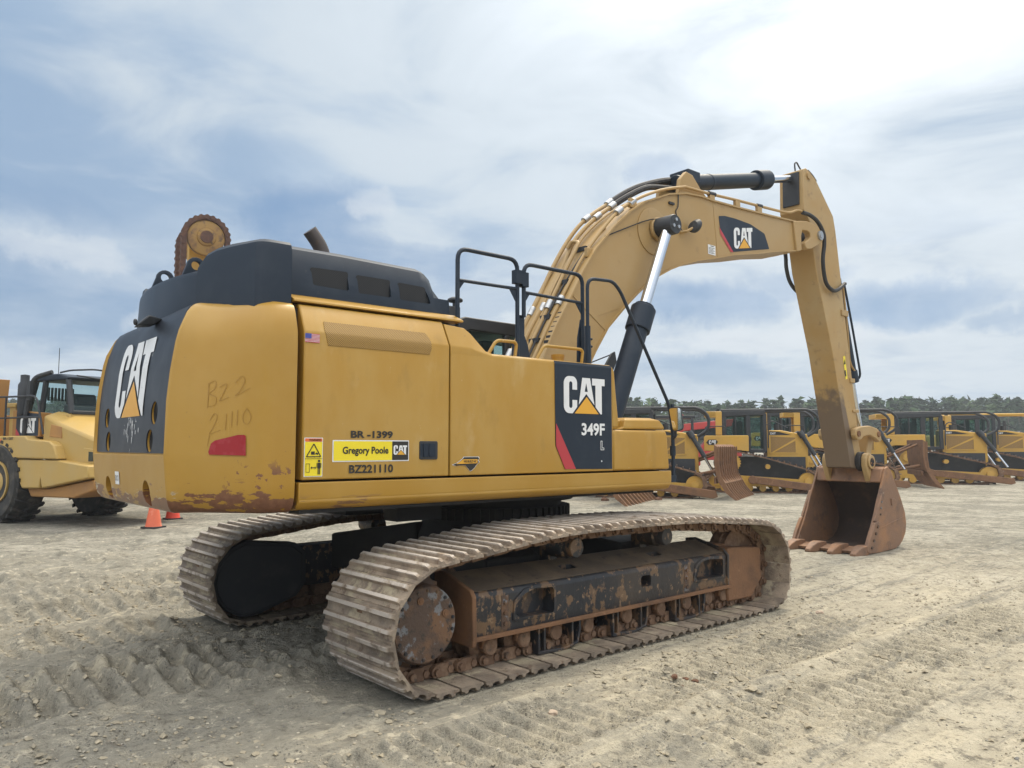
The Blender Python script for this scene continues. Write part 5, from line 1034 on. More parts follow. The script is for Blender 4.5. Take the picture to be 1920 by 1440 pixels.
# ------------------------------------------------------------------ machines parked behind
def dozer(label, loc, rz, sx=1, sz=1, name_text=None, sweep='blackmatt', cabmat='blackmatt', emblem=True, group='bulldozers parked in a row', roofyellow=True, canopy_h=3.0, arms=True, risers=True):
    r = empty('bulldozer', loc, rz); tag(r, label, 'bulldozer', group)
    def B(m, name, mat, parent=None, bevel=0, **kw):
        m.map(lambda x, y, z: (x*sx, y, z*sz)); return m.build(name, mat, parent or r, bevel, **kw)
    m = MB(); m.prism([(.57, .75), (.57, 2.27), (1.05, 2.28), (1.45, 2.20), (2.0, 2.12), (2.02, .80), (1.7, .70)], -.50, .50); hood = B(m, 'hood', 'yellow3', bevel=.03)
    m = MB(); m.prism([(.70, 1.45), (.70, 2.05), (1.60, 2.0), (1.60, 1.45)], -.512, -.50); gd = B(m, 'grille_door', 'meshdozer')
    m = MB(); m.prism([(.74, 1.46), (.82, 1.46), (1.60, 1.90), (1.60, 1.98)], -.520, -.512)
    for q in ((.66, .71, 1.42, 2.10), (1.58, 1.63, 1.42, 2.06)): m.box(q[0], q[1], -.524, -.50, q[2], q[3])
    m.prism([(.66, 1.42), (1.63, 1.42), (1.63, 1.46), (.66, 1.46)], -.524, -.5); B(m, 'door_frame', 'yellow3', gd)
    if name_text:
        m = MB(); flat(m, [(.66, 2.09), (.68, 2.24), (1.0, 2.22), (1.45, 2.10)], lambda a, b: (a, -.506, b)); B(m, 'name_panel', 'ink', hood, smooth=0)
        m = MB(); lettering(m, name_text, lambda a, b: (a, -.512, b), .71, .90, 2.12, 2.20, .03); B(m, 'name_lettering', 'white', hood, smooth=0)
    m = MB(); m.prism([(-1.68, 1.52), (-1.68, 2.02), (-1.62, 2.08), (-.12, 2.08), (-.10, 2.05), (-.10, 1.50), (-.6, 1.55), (-.75, 1.62), (-1.1, 1.62), (-1.4, 1.50)], -1.2, 1.2); fend = B(m, 'fender', 'yellow3', bevel=.04)
    if emblem:
        m = MB(); flat(m, [(-1.60, 1.82), (-1.52, 1.93), (-1.25, 1.93), (-1.18, 1.85), (-1.26, 1.73), (-1.52, 1.73)], lambda a, b: (a, -1.204, b)); B(m, 'emblem_panel', 'ink', fend, smooth=0)
        m = MB()
        for p in (L_C, L_A1, L_A2, L_T): flat(m, [(-1.50+.25*a/LOGO_W, 1.755+.15*b) for a, b in p], lambda a, b: (a, -1.209, b))
        B(m, 'emblem', 'white', fend, smooth=0)
    H_ = canopy_h
    m = MB(); m.prism([(-1.0, 1.45), (-1.0, 2.10), (-.04, 2.10), (-.04, 1.58), (.57, 1.58), (.57, 1.45)], -.78, .78); m.prism([(-1.02, H_-.22), (-1.02, H_), (.52, H_), (.52, H_-.16)], -.80, .80)
    for sg in (-1, 1):
        for q in ((-1.02, -.86), (-.16, .0), (.44, .57)): m.box(q[0], q[1], min(sg*.68, sg*.79), max(sg*.68, sg*.79), 1.5, H_-.1)
        m.box(-.56, -.51, min(sg*.72, sg*.79), max(sg*.72, sg*.79), 2.1, H_-.2)
    cab = B(m, 'cab', cabmat, bevel=.02)
    for sg in (-1, 1):
        for q in ([(-.86, 2.10), (-.86, H_-.2), (-.16, H_-.2), (-.16, 2.10)], [(.0, 1.60), (.0, H_-.18), (.44, H_-.18), (.44, 1.60)]):
            m = MB(); m.prism(q, sg*.76, sg*.752); B(m, 'cab_window', 'glass', cab, smooth=0)
    m = MB(); m.prism(rrect(-.62, -.25, 2.0, 2.62, .06), -.25, .25); m.prism(rrect(-.5, .05, 1.85, 2.05, .06), -.27, .27); B(m, 'operator_seat', 'blackmatt', cab)
    m = MB(); m.prism([(-1.22, 2.10), (-1.18, H_-.02), (-1.62, H_-.02), (-1.66, H_-.22), (-1.25, H_-.24), (-1.05, 2.10)], -.80, -.72); m.box(-1.62, -1.05, -.8, .8, H_-.22, H_-.02); m.box(-1.2, -1.03, .72, .8, 2.1, H_-.1); m.box(-1.25, -1.02, -.82, -.70, 2.1, H_-.02); B(m, 'roll_bar', 'yellow3' if roofyellow else cabmat, bevel=.02)
    # limb risers: long tubes from the roof bent down over the hood
    for yy in (-.72, .72) if risers else ():
        m = MB(); m.tube(fillet([(-1.05, yy, H_+.02), (2.05, yy, H_+.02), (2.38, yy*.95, H_-.25), (2.36, yy*.9, H_-.72), (2.0, yy*.8, 2.05)], .38), .05, 9); B(m, 'limb_riser', sweep)
    m = MB()
    for q in (-.55, .55): m.box(.50, .60, q-.09, q+.09, H_-.02, H_+.12); m.box(-1.2, -1.1, q-.08, q+.08, H_-.02, H_+.10)
    B(m, 'work_lights', 'blackmatt', bevel=.01)
    m = MB(); m.tube(fillet([(.6, -.86, 1.62), (.62, -.86, 2.5), (.75, -.86, 2.62), (1.3, -.7, 2.35)], .1), .022, 6); m.tube(fillet([(-1.62, -1.1, 2.08), (-1.62, -1.1, 2.42), (-.9, -1.1, 2.42), (-.9, -1.1, 2.08)], .1), .02, 6); B(m, 'grab_rail', 'blackmatt')
    m = MB(); m.tube([(1.15, .2, 2.2), (1.15, .2, 2.75)], .06, 10); m.tube([(.95, -.25, 2.2), (.95, -.25, 2.5)], .09, 12); B(m, 'exhaust_stack', 'blackmatt')
    for sg in (-1, 1):
        lo_ = [(-1.75, .42), (-1.4, .06), (-1.0, .0), (1.7, .0), (2.12, .12), (2.30, .40), (2.25, .68), (2.02, .84), (.6, 1.25), (-.50, 1.52), (-.80, 1.50), (-1.0, 1.30), (-1.10, 1.05)]
        lo2 = scaled(lo_, .93)
        m = MB(); n = len(lo_)
        for a_, b_ in ((lo_, lo2),):
            vs = [(x, sg*.72, z) for x, z in a_]+[(x, sg*1.22, z) for x, z in a_]+[(x, sg*.72, z) for x, z in b_]+[(x, sg*1.22, z) for x, z in b_]
            fs = []
            for i in range(n):
                j = (i+1) % n; fs += [(i, j, j+n, i+n), (i+2*n, i+3*n, j+3*n, j+2*n), (i, i+2*n, j+2*n, j), (i+n, j+n, j+3*n, i+3*n)]
            m.add(vs, fs)
        tr_ = B(m, 'track', 'chain')
        m = MB(); P = [Vector((x, 0, z)) for x, z in lo_]
        for i in range(n):
            a_, b_ = P[i], P[(i+1) % n]; d_ = (b_-a_); L = d_.length; d_ = d_.normalized(); nn = Vector((d_.z, 0, -d_.x))
            k = max(1, int(L/.19))
            for j in range(k): c_ = a_+d_*L*(j+.5)/k; m.obox(c_+nn*.03+Vector((0, sg*.97, 0)), d_*.014, (0, .26, 0), nn*.035)
        B(m, 'grousers', 'hub', tr_, smooth=0)
        m = MB(); pts = []
        for k in range(40): a_ = 2*math.pi*k/40; q = .33 if k % 2 else .28; pts.append((-.70+q*math.cos(a_), 1.10+q*math.sin(a_)))
        m.prism(pts, sg*.80, sg*1.14); m.prism(arc(-.70, 1.10, .15, 0, 360, 16)[:-1], sg*1.14, sg*1.22); B(m, 'sprocket', 'yellow3')
        m = MB(); m.prism(arc(1.90, .44, .30, 0, 360, 24)[:-1], sg*.85, sg*1.1); m.prism(arc(1.90, .44, .12, 0, 360, 12)[:-1], sg*1.1, sg*1.2); m.prism(arc(-1.25, .42, .28, 0, 360, 24)[:-1], sg*.85, sg*1.1); B(m, 'idler', 'yellow3')
        m = MB(); m.prism([(-1.3, .25), (-1.3, .55), (-.4, .62), (1.6, .50), (1.6, .22)], sg*.80, sg*1.12)
        for k in range(6): m.prism(arc(-1.0+k*.45, .17, .12, 0, 360, 14)[:-1], sg*.9, sg*1.14)
        m.prism(arc(.55, .95, .09, 0, 360, 12)[:-1], sg*.9, sg*1.1); B(m, 'roller_frame', 'yellow3')
        if arms:
            m = MB(); m.prism([(-.15, .52), (.0, .60), (.3, .58), (2.55, .28), (2.6, .08), (2.45, .03), (.0, .36)], sg*1.28, sg*1.42); m.prism(arc(.0, .48, .15, 0, 360, 16)[:-1], sg*1.22, sg*1.45); B(m, 'push_arm', 'rust', bevel=.02)
        m = MB(); m.tube([(1.80, sg*.60, 2.10), (2.22, sg*.66, 1.35)], .075, 12); m.tube([(1.72, sg*.58, 2.22), (1.84, sg*.61, 2.02)], .11, 12); lc = B(m, 'lift_cylinder', 'blackmatt')
        m = MB(); m.tube([(2.2, sg*.66, 1.38), (2.55, sg*.72, .72)], .042, 10); B(m, 'cylinder_rod', 'chrome', lc)
    m = MB(); m.box(-1.0, 1.9, -.62, .62, .35, 1.3); B(m, 'belly_frame', 'blackmatt')
    return r
D = R(-14)
dozer('yellow bulldozer with black limb risers between the big excavator and its bucket', (9.0, 29.2, 0), D, name_text='D6T')
dozer('larger bulldozer with dark cab half hidden behind the bulldozer left of the bucket', (13.6, 37.5, 0), D, 1.15, 1.12, name_text='D8T', risers=False)
dozer('yellow bulldozer with black limb risers and tall root rake to the right of the bucket', (18.9, 35.6, 0), D, 1.27, 1.06, name_text='D8T')
dozer('rightmost bulldozer with yellow limb risers at the edge of the yard', (23.6, 39.3, 0), D, 1.25, 1.08, name_text='D8T', sweep='yellow3')
dozer('bulldozer hidden behind the excavator stick with black hoops showing beside it', (13.3, 32.6, 0), D, 1.1, 1.05, name_text='D6T')
dozer('bulldozer partly hidden behind the excavator tool box and mirror', (4.35, 26.6, 0), D, 1.0, .98, name_text='D6T')
def root_rake(label, loc, rz, w=3.4, h=1.75, mat='rust', teeth=9, group=None):
    r = empty('root_rake', loc, rz); tag(r, label, 'rake', 'root rakes in front of the bulldozers')
    pr = [(0.0, h), (.12, h*.95), (.10, h*.66), (.16, h*.40), (.34, h*.30), (.30, h*.28), (.08, h*.36), (.0, h*.62)]
    m = MB(); m.prism(pr, -w/2, w/2); bl = m.build('moldboard', mat, r, .01)
    m = MB()
    for k in range(teeth+1): y = -w/2+w*k/teeth; m.prism([(.13, h*.97), (.17, h*.95), (.15, h*.66), (.20, h*.42), (.16, h*.42), (.10, h*.66)], y-.025, y+.025)
    m.build('rib', mat, bl)
    for k in range(teeth+1):
        y = -w/2+w*k/teeth
        MB().prism([(.12, h*.42), (.22, h*.42), (.45, h*.18), (.72, 0), (.66, -.02), (.36, h*.12), (.10, h*.34)], y-.035, y+.035).build('tine', mat, r)
    m = MB(); m.tube([(-1.6, -.5, .55), (-.02, -1.0, .9)], .06, 8); m.tube([(-1.6, .5, .55), (-.02, 1.0, .9)], .06, 8); m.box(-.06, .02, -w/2+.2, w/2-.2, .5, .7); m.tube([(-1.2, -.4, h*.62), (-.02, -.6, h*.9)], .05, 8); m.tube([(-1.2, .4, h*.62), (-.02, .6, h*.9)], .05, 8)
    m.build('push_frame', mat, r, .006); return r
root_rake('brown root rake blade standing in front of the bulldozer beside the mirror', (7.1, 25.9, 0), R(-26), 3.2, 1.75)
root_rake('rusty root rake tines on the gravel below the excavator sill', (3.3, 23.6, 0), R(-25), 3.2, 1.6)
root_rake('dark brown root rake with triangular frame in front of the bulldozer right of the bucket', (16.9, 32.4, 0), R(-16), 3.0, 1.95)
# red machine behind the dozers
rm = empty('red_loader', (11.6, 47, 0), R(170)); tag(rm, 'red loader with raised boom far behind the parked bulldozers', 'loader')
m = MB(); m.prism([(-2.2, .9), (-2.2, 2.2), (-.4, 2.3), (.2, 1.6), (2.0, 1.5), (2.0, .8)], -.9, .9); m.build('body', 'redpaint', rm, .04)
m = MB(); m.prism([(-1.0, 2.1), (-.9, 3.2), (.5, 3.2), (.7, 2.0)], -.75, .75); cb = m.build('cab', 'blackmatt', rm, .04)
m = MB(); m.prism([(-.85, 2.3), (-.8, 3.05), (.4, 3.05), (.5, 2.3)], -.757, -.75); m.prism([(-.85, 2.3), (-.8, 3.05), (.4, 3.05), (.5, 2.3)], .75, .757); m.build('cab_window', 'glassdark', cb, smooth=0)
m = MB(); m.prism([(-1.8, 2.9), (-1.8, 3.3), (1.2, 3.0), (3.6, 1.6), (3.5, 1.3), (1.1, 2.6)], -1.05, -.85); m.prism([(-1.8, 2.9), (-1.8, 3.3), (1.2, 3.0), (3.6, 1.6), (3.5, 1.3), (1.1, 2.6)], .85, 1.05); m.box(3.3, 3.6, -1.1, 1.1, 1.2, 1.6); m.build('loader_arm', 'redpaint', rm, .03)
for wx in (-1.4, 1.3):
    for wy in (-1.05, 1.05): MB().lathe([(.4, wy-.2), (.62, wy-.2), (.68, wy-.12), (.68, wy+.12), (.62, wy+.2), (.4, wy+.2)], (wx, 0, .68), 'y', 24).build('wheel', 'tyre', rm)
rm2 = empty('black_cab_loader', (5.6, 36, 0), R(-5)); tag(rm2, 'dark cabbed red loader beyond the boom cylinder, only its roof in view', 'loader')
m = MB(); m.box(-1.0, 2.8, -.9, .9, 2.95, 3.08); m.prism([(-1.0, 1.7), (-1.0, 2.95), (-.9, 2.95), (-.9, 1.7)], -.9, .9); m.prism([(.9, 1.7), (.9, 2.95), (1.0, 2.95), (1.0, 1.7)], -.9, .9); m.box(2.6, 2.72, -.9, -.8, 1.7, 2.95); m.build('canopy', 'blackmatt', rm2, .02)
m = MB(); m.prism([(-2.0, .8), (-2.0, 1.8), (1.2, 1.9), (3.0, 1.7), (3.0, .8)], -.85, .85); m.build('body', 'redpaint', rm2, .05)
m = MB(); m.prism([(1.8, 3.08), (2.0, 3.26), (2.25, 3.26), (2.4, 3.08)], -.2, .2); m.build('beacon_guard', 'redpaint', rm2, .02)
for wx in (-1.1, 2.0):
    for wy in (-1.0, 1.0): MB().lathe([(.4, wy-.22), (.66, wy-.2), (.72, wy-.12), (.72, wy+.12), (.66, wy+.2), (.4, wy+.22)], (wx, 0, .72), 'y', 24).build('wheel', 'tyre', rm2)

# --- articulated dump truck on the left
tk = empty('dump_truck', (-11.05, 18.55, 0), R(-30)); tag(tk, 'yellow articulated dump truck with black cab standing left of the excavator', 'dump truck')
def T(m, name, mat, parent=None, bevel=0, **kw): return m.build(name, mat, parent or tk, bevel, **kw)
TS = -1.38
def wheel(px, sy, r=.90, w=.68):
    yc = sy*1.05; o = empty('wheel', (px, yc, r)); o.parent = tk
    m = MB(); m.lathe([(.50, -w/2+.06), (.60, -w/2+.01), (.80, -w/2), (.87, -w/2+.06), (.885, 0), (.87, w/2-.06), (.80, w/2), (.60, w/2-.01), (.50, w/2-.06), (.44, w/2-.12), (.44, -w/2+.12)], (0, 0, 0), 'y', 44); ty = m.build('tyre', 'tyre', o)
    m = MB()
    for k in range(24):
        for s_ in (-1, 1):
            a_ = 2*math.pi*(k+.25*(s_+1))/24; b_ = a_+.10; c = Vector((.895*math.cos(a_), s_*w*.20, .895*math.sin(a_))); t_ = Vector((-math.sin(a_), 0, math.cos(a_))); n_ = Vector((math.cos(a_), 0, math.sin(a_)))
            m.obox(c, t_*.045+Vector((0, s_*.01, 0)), Vector((0, s_*w*.28, 0))+t_*.07, n_*.035)
    m.build('tread', 'tyre', o, .008)
    m = MB(); m.lathe([(.44, -sy*w*.2), (.46, sy*(w/2-.02)), (.42, sy*(w/2-.02)), (.40, sy*w*.12), (.24, sy*w*.12), (.22, sy*w*.42), (.14, sy*w*.46), (0, sy*w*.46)], (0, 0, 0), 'y', 32)
    for k in range(16): a_ = 2*math.pi*k/16; q = (.31*math.cos(a_), .31*math.sin(a_)); m.cyl((q[0], sy*w*.12, q[1]), (q[0], sy*w*.16, q[1]), .02, n=6)
    m.build('rim', 'truckyellow', o)
for px_ in (0.30, -4.1, -5.9):
    for sy in (-1, 1): wheel(px_, sy)
# front body
m = MB(); m.loft([[(1.75, -1.2, 1.42), (1.75, -1.2, 2.36), (1.75, -.9, 2.46), (1.75, .9, 2.46), (1.75, 1.2, 2.36), (1.75, 1.2, 1.42)], [(2.35, -1.18, 1.30), (2.35, -1.18, 2.16), (2.35, -.85, 2.34), (2.35, .85, 2.34), (2.35, 1.18, 2.16), (2.35, 1.18, 1.30)],
        [(3.15, -1.10, 1.22), (3.15, -1.10, 1.92), (3.15, -.8, 2.08), (3.15, .8, 2.08), (3.15, 1.10, 1.92), (3.15, 1.10, 1.22)], [(3.55, -1.0, 1.25), (3.55, -1.0, 1.78), (3.55, -.7, 1.92), (3.55, .7, 1.92), (3.55, 1.0, 1.78), (3.55, 1.0, 1.25)]])
th = T(m, 'hood', 'truckyellow', None, .05, smooth=30)
m = MB(); m.loft([[(2.02, -1.207, 1.90), (2.45, -1.190, 1.86), (2.42, -1.185, 2.10), (2.06, -1.202, 2.16)], [(2.02, -1.19, 1.90), (2.45, -1.17, 1.86), (2.42, -1.16, 2.10), (2.06, -1.18, 2.16)]]); T(m, 'side_vent', 'rustyellow', th, .01)
m = MB(); m.loft([[(3.13, -1.115, 1.34), (3.50, -1.02, 1.32), (3.50, -1.02, 1.62), (3.13, -1.115, 1.66)], [(3.13, -1.08, 1.34), (3.50, -.99, 1.32), (3.50, -.99, 1.62), (3.13, -1.08, 1.66)]]); hl = T(m, 'headlight', 'truckyellow', None, .012)
m = MB(); m.loft([[(3.27, -1.085, 1.38), (3.39, -1.054, 1.38), (3.39, -1.054, 1.57), (3.27, -1.085, 1.58)], [(3.27, -1.05, 1.38), (3.39, -1.02, 1.38), (3.39, -1.02, 1.57), (3.27, -1.05, 1.58)]]); T(m, 'lamp_glass', 'glassdark', hl)
FP = [(-1.2, 1.92), (1.35, 1.92), (1.46, 1.85), (2.30, 1.80), (2.46, 1.72), (2.62, 1.42), (.72, 1.43), (.45, 1.62), (.1, 1.74), (-.3, 1.74), (-.9, 1.6), (-1.2, 1.55)]
for sg in (-1, 1):
    m = MB(); m.prism(FP, sg*1.36, sg*1.0); fd_ = T(m, 'fender', 'truckyellow', None, .03)
    m = MB(); m.prism([(.72, 1.405), (2.62, 1.40), (3.66, 1.30), (3.70, 1.05), (2.05, .80), (1.98, .98), (1.95, .80), (1.28, .78)], sg*1.33, sg*1.0); T(m, 'side_skirt', 'truckyellow', None, .03)
m = MB(); m.prism([(1.2, .85), (2.0, .78), (3.7, 1.02), (3.7, .80), (3.0, .62), (1.4, .60)], -1.2, 1.2); T(m, 'belly_guard', 'rustyellow', None, .03)
m = MB(); m.box(-3.5, 1.4, -.5, .5, .75, 1.3); T(m, 'chassis', 'deep')
m = MB(); lettering(m, 'BR-1207', lambda a, b: (a, -1.366, b), .50, .92, 1.83, 1.89, .03); lettering(m, '2T40080', lambda a, b: (a, -1.366, b), .54, .88, 1.62, 1.665, .02); flat(m, [(.55, 1.56), (.60, 1.58), (.82, 1.58), (.83, 1.55), (.76, 1.53), (.70, 1.48), (.66, 1.54)], lambda a, b: (a, -1.366, b)); T(m, 'fender_lettering', 'ink', None, smooth=0)
m = MB(); flat(m, [(.33, 1.83), (.42, 1.86), (.45, 1.81), (.38, 1.76)], lambda a, b: (a, -1.366, b)); T(m, 'orange_sticker', 'orange', None, smooth=0)
# cab
CX = [(.55, 1.9), (.55, 2.55), (.78, 3.22), (.95, 3.30), (1.75, 3.28), (2.02, 3.20), (2.28, 2.46), (2.35, 1.9)]
tc_ = empty('cab', (0, 0, 0)); tc_.parent = tk
m = MB(); m.prism([(.75, 3.18), (.95, 3.30), (1.75, 3.29), (2.16, 3.20), (2.10, 3.14), (.85, 3.14)], -.92, .92); T(m, 'cab_roof', 'black', tc_, .03)
m = MB(); m.prism([(.50, 1.85), (.52, 2.42), (2.30, 2.40), (2.36, 1.85)], -.95, .95); cbl = T(m, 'cab_body', 'truckyellow', tc_, .03)
m = MB()
for sg in (-1, 1):
    for a_, b_ in (((.56, 2.42), (.80, 3.18)), ((2.28, 2.40), (2.05, 3.18)), ((1.12, 2.42), (1.18, 3.18))): m.tube([(a_[0], sg*.90, a_[1]), (b_[0], sg*.86, b_[1])], .06, 6)
m.tube([(2.28, -.9, 2.42), (2.28, .9, 2.42)], .05, 6); m.tube([(.56, -.9, 2.42), (.56, .9, 2.42)], .05, 6); T(m, 'cab_pillar', 'blackmatt', tc_)
m = MB(); m.add([(2.28, -.86, 2.44), (2.28, .86, 2.44), (2.06, .82, 3.16), (2.06, -.82, 3.16)], [(0, 1, 2, 3)]); T(m, 'windshield', 'glass', tc_, smooth=0)
for sg in (-1, 1):
    m = MB(); m.add([(.60, sg*.90, 2.44), (2.25, sg*.90, 2.44), (2.05, sg*.86, 3.16), (.82, sg*.86, 3.16)], [(0, 1, 2, 3)]); T(m, 'side_window', 'glass', tc_, smooth=0)
m = MB(); m.add([(.58, -.86, 2.44), (.58, .86, 2.44), (.80, .82, 3.16), (.80, -.82, 3.16)], [(0, 1, 2, 3)]); T(m, 'rear_window', 'glass', tc_, smooth=0)
m = MB(); m.prism(rrect(.9, 1.3, 2.2, 2.9, .08), -.25, .25); m.prism([(1.75, 2.4), (2.2, 2.4), (2.15, 2.58), (1.8, 2.62)], -.8, .8); T(m, 'operator_seat', 'blackmatt', tc_, .03)
m = MB()
for k in range(9): y = -.6+k*.08; m.box(.62, .66, y, y+.04, 2.75, 3.05)
T(m, 'window_guard', 'blackmatt', tc_)
# engine side panel, air intake stack, mirror post, railings
m = MB(); m.prism([(.45, 1.9), (.45, 2.50), (1.55, 2.42), (1.56, 1.9)], -1.16, -.9); sp2 = T(m, 'engine_panel', 'rustyellow', None, .01)
m = MB(); m.prism([(.62, 1.92), (.62, 2.46), (1.50, 2.40), (1.50, 1.92)], -1.167, -1.16); T(m, 'emblem_panel', 'black', sp2, smooth=0)
logo('emblem', sp2, lambda a, b: (a, -1.174, b), .80, 1.42, 1.98, 2.32, 'white', 'white')
m = MB(); flat(m, [(.62, 2.10), (.80, 1.93), (.62, 1.93)], lambda a, b: (a, -1.172, b)); T(m, 'red_stripe', 'red', sp2, smooth=0)
m = MB(); m.box(.28, .52, -1.15, -.95, 1.9, 2.58); m.box(.22, .60, -1.2, -.9, 2.56, 2.66); T(m, 'air_box', 'truckyellow', None, .02)
m = MB(); m.lathe([(.0, 2.35), (.11, 2.4), (.13, 2.55), (.13, 3.06), (.09, 3.13), (.09, 3.28), (0, 3.30)], (.80, -1.12, 0), n=18); m.tube([(.80, -1.12, 2.4), (.72, -1.12, 1.9)], .05, 10); T(m, 'intake_stack', 'blackmatt')
m = MB(); m.tube(fillet([(1.02, -1.20, 1.92), (1.12, -1.22, 2.6), (1.30, -1.20, 3.20), (1.65, -1.0, 3.32)], .15), .05, 8); m.box(1.16, 1.30, -1.27, -1.21, 2.70, 3.12); T(m, 'mirror_post', 'blackmatt')
m = MB()
m.tube(fillet([(-.3, -1.30, 2.55), (-.1, -1.30, 2.80), (1.55, -1.30, 2.78), (1.68, -1.30, 2.68), (1.92, -1.28, 1.95)], .08), .022, 8); m.tube([(-.5, -1.30, 2.32), (1.80, -1.29, 2.32)], .02, 8); m.tube([(.42, -1.30, 1.9), (.42, -1.30, 2.79)], .022, 8); m.tube([(-.3, -1.30, 1.9), (-.3, -1.30, 2.55)], .022, 8)
T(m, 'hand_rail', 'blackmatt')
m = MB(); m.tube([(1.0, -.5, 3.28), (1.0, -.5, 3.95)], .008, 5); T(m, 'antenna', 'blackmatt')
m = MB(); m.tube(fillet([(1.7, -.85, 3.32), (2.0, -.8, 3.36), (2.2, -.4, 3.40), (2.2, .8, 3.36)], .1), .02, 6); m.tube(fillet([(2.16, -.75, 3.24), (2.2, -.1, 3.18), (2.2, .7, 3.24)], .1), .016, 6); T(m, 'roof_rail', 'blackmatt')
# bed behind the cab
m = MB(); m.loft([[(-.55, -1.45, 1.65), (-.62, -1.5, 2.40), (-.62, 1.5, 2.40), (-.55, 1.45, 1.65)], [(-.45, -1.45, 1.65), (-.52, -1.5, 2.42), (-.52, 1.5, 2.42), (-.45, 1.45, 1.65)]])
m.loft([[(-.5, -1.45, 1.6), (-.7, -1.62, 3.12), (-.7, -1.52, 3.12), (-.5, -1.3, 1.6)], [(-5.6, -1.45, 1.7), (-6.6, -1.62, 2.7), (-6.6, -1.52, 2.7), (-5.6, -1.3, 1.7)]]); m.loft([[(-.5, 1.45, 1.6), (-.7, 1.6, 2.45), (-.7, 1.5, 2.45), (-.5, 1.3, 1.6)], [(-5.6, 1.45, 1.7), (-6.6, 1.6, 2.45), (-6.6, 1.5, 2.45), (-5.6, 1.3, 1.7)]])
m.box(-5.6, -.5, -1.4, 1.4, 1.55, 1.7); m.loft([[(-.75, -1.6, 1.75), (-.75, -1.6, 3.16), (-.75, -1.1, 3.16), (-.75, -1.1, 1.75)], [(-.12, -1.42, 1.75), (-.05, -1.45, 3.22), (-.05, -1.0, 3.22), (-.12, -1.05, 1.75)]]); T(m, 'dump_bed', 'rustyellow', None, .01)

# --- traffic cones
def cone(loc, label, mat, h=.72, r=.17):
    c = empty('traffic_cone', loc, R(random.uniform(0, 80))); tag(c, label, 'traffic cone', 'traffic cones on the gravel')
    m = MB(); m.lathe([(r, .03), (r*.93, .06), (r*.24, h-.02), (r*.20, h), (r*.12, h), (r*.85, .04)], n=22); m.build('cone_body', mat, c)
    m = MB(); m.prism(rrect(-r*1.12, r*1.12, -r*1.12, r*1.12, .04), 0, .032, 'z'); m.build('cone_base', 'rubber', c); return c
cone((-7.42, 16.1, gh(-7.42, 16.1)), 'dirty faded orange traffic cone under the left end of the counterweight', 'cone', .75, .165)
cone((-7.90, 18.1, gh(-7.9, 18.1)), 'clean bright orange traffic cone standing behind the faded one', 'conebright', .75, .165)
cone((-3.75, 18.0, gh(-3.75, 18.0)), 'orange traffic cone seen through the gap between the tracks', 'conebright', .75, .19)

# --- trencher raised behind the counterweight
tn = empty('trencher', (-10.42, 25.43, 0), R(30)); tag(tn, 'rusty digging chain running round a yellow wheel, rising behind the black engine cover', 'trencher')
WZ = 8.50
for yy in (-.70, .70):
    w_ = MB().lathe([(.54, yy-.12), (.58, yy-.10), (.58, yy+.10), (.54, yy+.12), (.30, yy+.13), (.27, yy+.19), (.14, yy+.22), (0, yy+.22)], (0, 0, WZ), 'y', 32).map(lambda a, b, c: (a, (2*yy-b) if yy < 0 else b, c)).build('end_wheel', 'rustywheel', tn)
    m = MB(); m.prism(arc(0, WZ, .20, 0, 360, 18)[:-1], yy-.26 if yy < 0 else yy+.2, yy-.2 if yy < 0 else yy+.26); m.build('wheel_hub', 'darkrust', w_)
    m = MB(); pts = []
    path = [(-.67, z) for z in np.arange(3.0, WZ, .23)] + [(-.67*math.cos(R(a)), WZ+.67*math.sin(R(a))) for a in range(0, 181, 15)] + [(.67, z) for z in np.arange(WZ-.2, 3.0, -.23)]
    for i in range(len(path)-1):
        a_, b_ = Vector((path[i][0], 0, path[i][1])), Vector((path[i+1][0], 0, path[i+1][1])); d_ = (b_-a_).normalized(); n_ = Vector((-d_.z, 0, d_.x)); c_ = (a_+b_)/2; L = (b_-a_).length/2
        m.obox(c_+Vector((0, yy, 0)), d_*L*.96, (0, .15, 0), n_*.075); m.cyl(a_+n_*.02+Vector((0, yy-.17, 0)), a_+n_*.02+Vector((0, yy+.17, 0)), .085, n=8)
    m.build('digging_chain', 'darkrust', tn)
m = MB(); m.box(-.45, .45, -.16, .16, 2.6, WZ+.1); m.build('boom', 'yellow3', tn, .03)
m = MB(); m.box(-1.6, 3.2, -1.0, 1.0, 1.0, 2.5); m.build('body', 'yellow3', tn, .1)
for yy in (-1.15, 1.15):
    m = MB(); m.prism(rrect(-2.0, 3.4, 0.0, .95, .45), yy-.25, yy+.25); m.build('track', 'chain', tn)

# --- loose stones and clods
def stone(seed, sx, sy, sz, mat, name):
    rnd_ = random.Random(seed); bm = bmesh.new(); bmesh.ops.create_icosphere(bm, subdivisions=2, radius=1)
    for v in bm.verts: k = 1+rnd_.uniform(-.22, .22); v.co = Vector((v.co.x*sx*k, v.co.y*sy*k, v.co.z*sz*k))
    me = bpy.data.meshes.new(name); bm.to_mesh(me); bm.free(); me.materials.append(M_[mat]); o = bpy.data.objects.new(name, me); COL.objects.link(o); return o
def put(o, x, y, rz, label, cat, group=None): o.location = (x, y, gh(x, y)+.01); o.rotation_euler.z = rz; tag(o, label, cat, group)
put(stone(1, .035, .025, .02, 'rock', 'stone'), .26, 5.07, .3, 'small pale stone lying on the dirt in front of the near track', 'stone')
put(stone(2, .05, .03, .022, 'rock', 'stone'), 3.1, 7.92, .3, 'small pinkish stone on the dirt between track and bucket', 'stone')
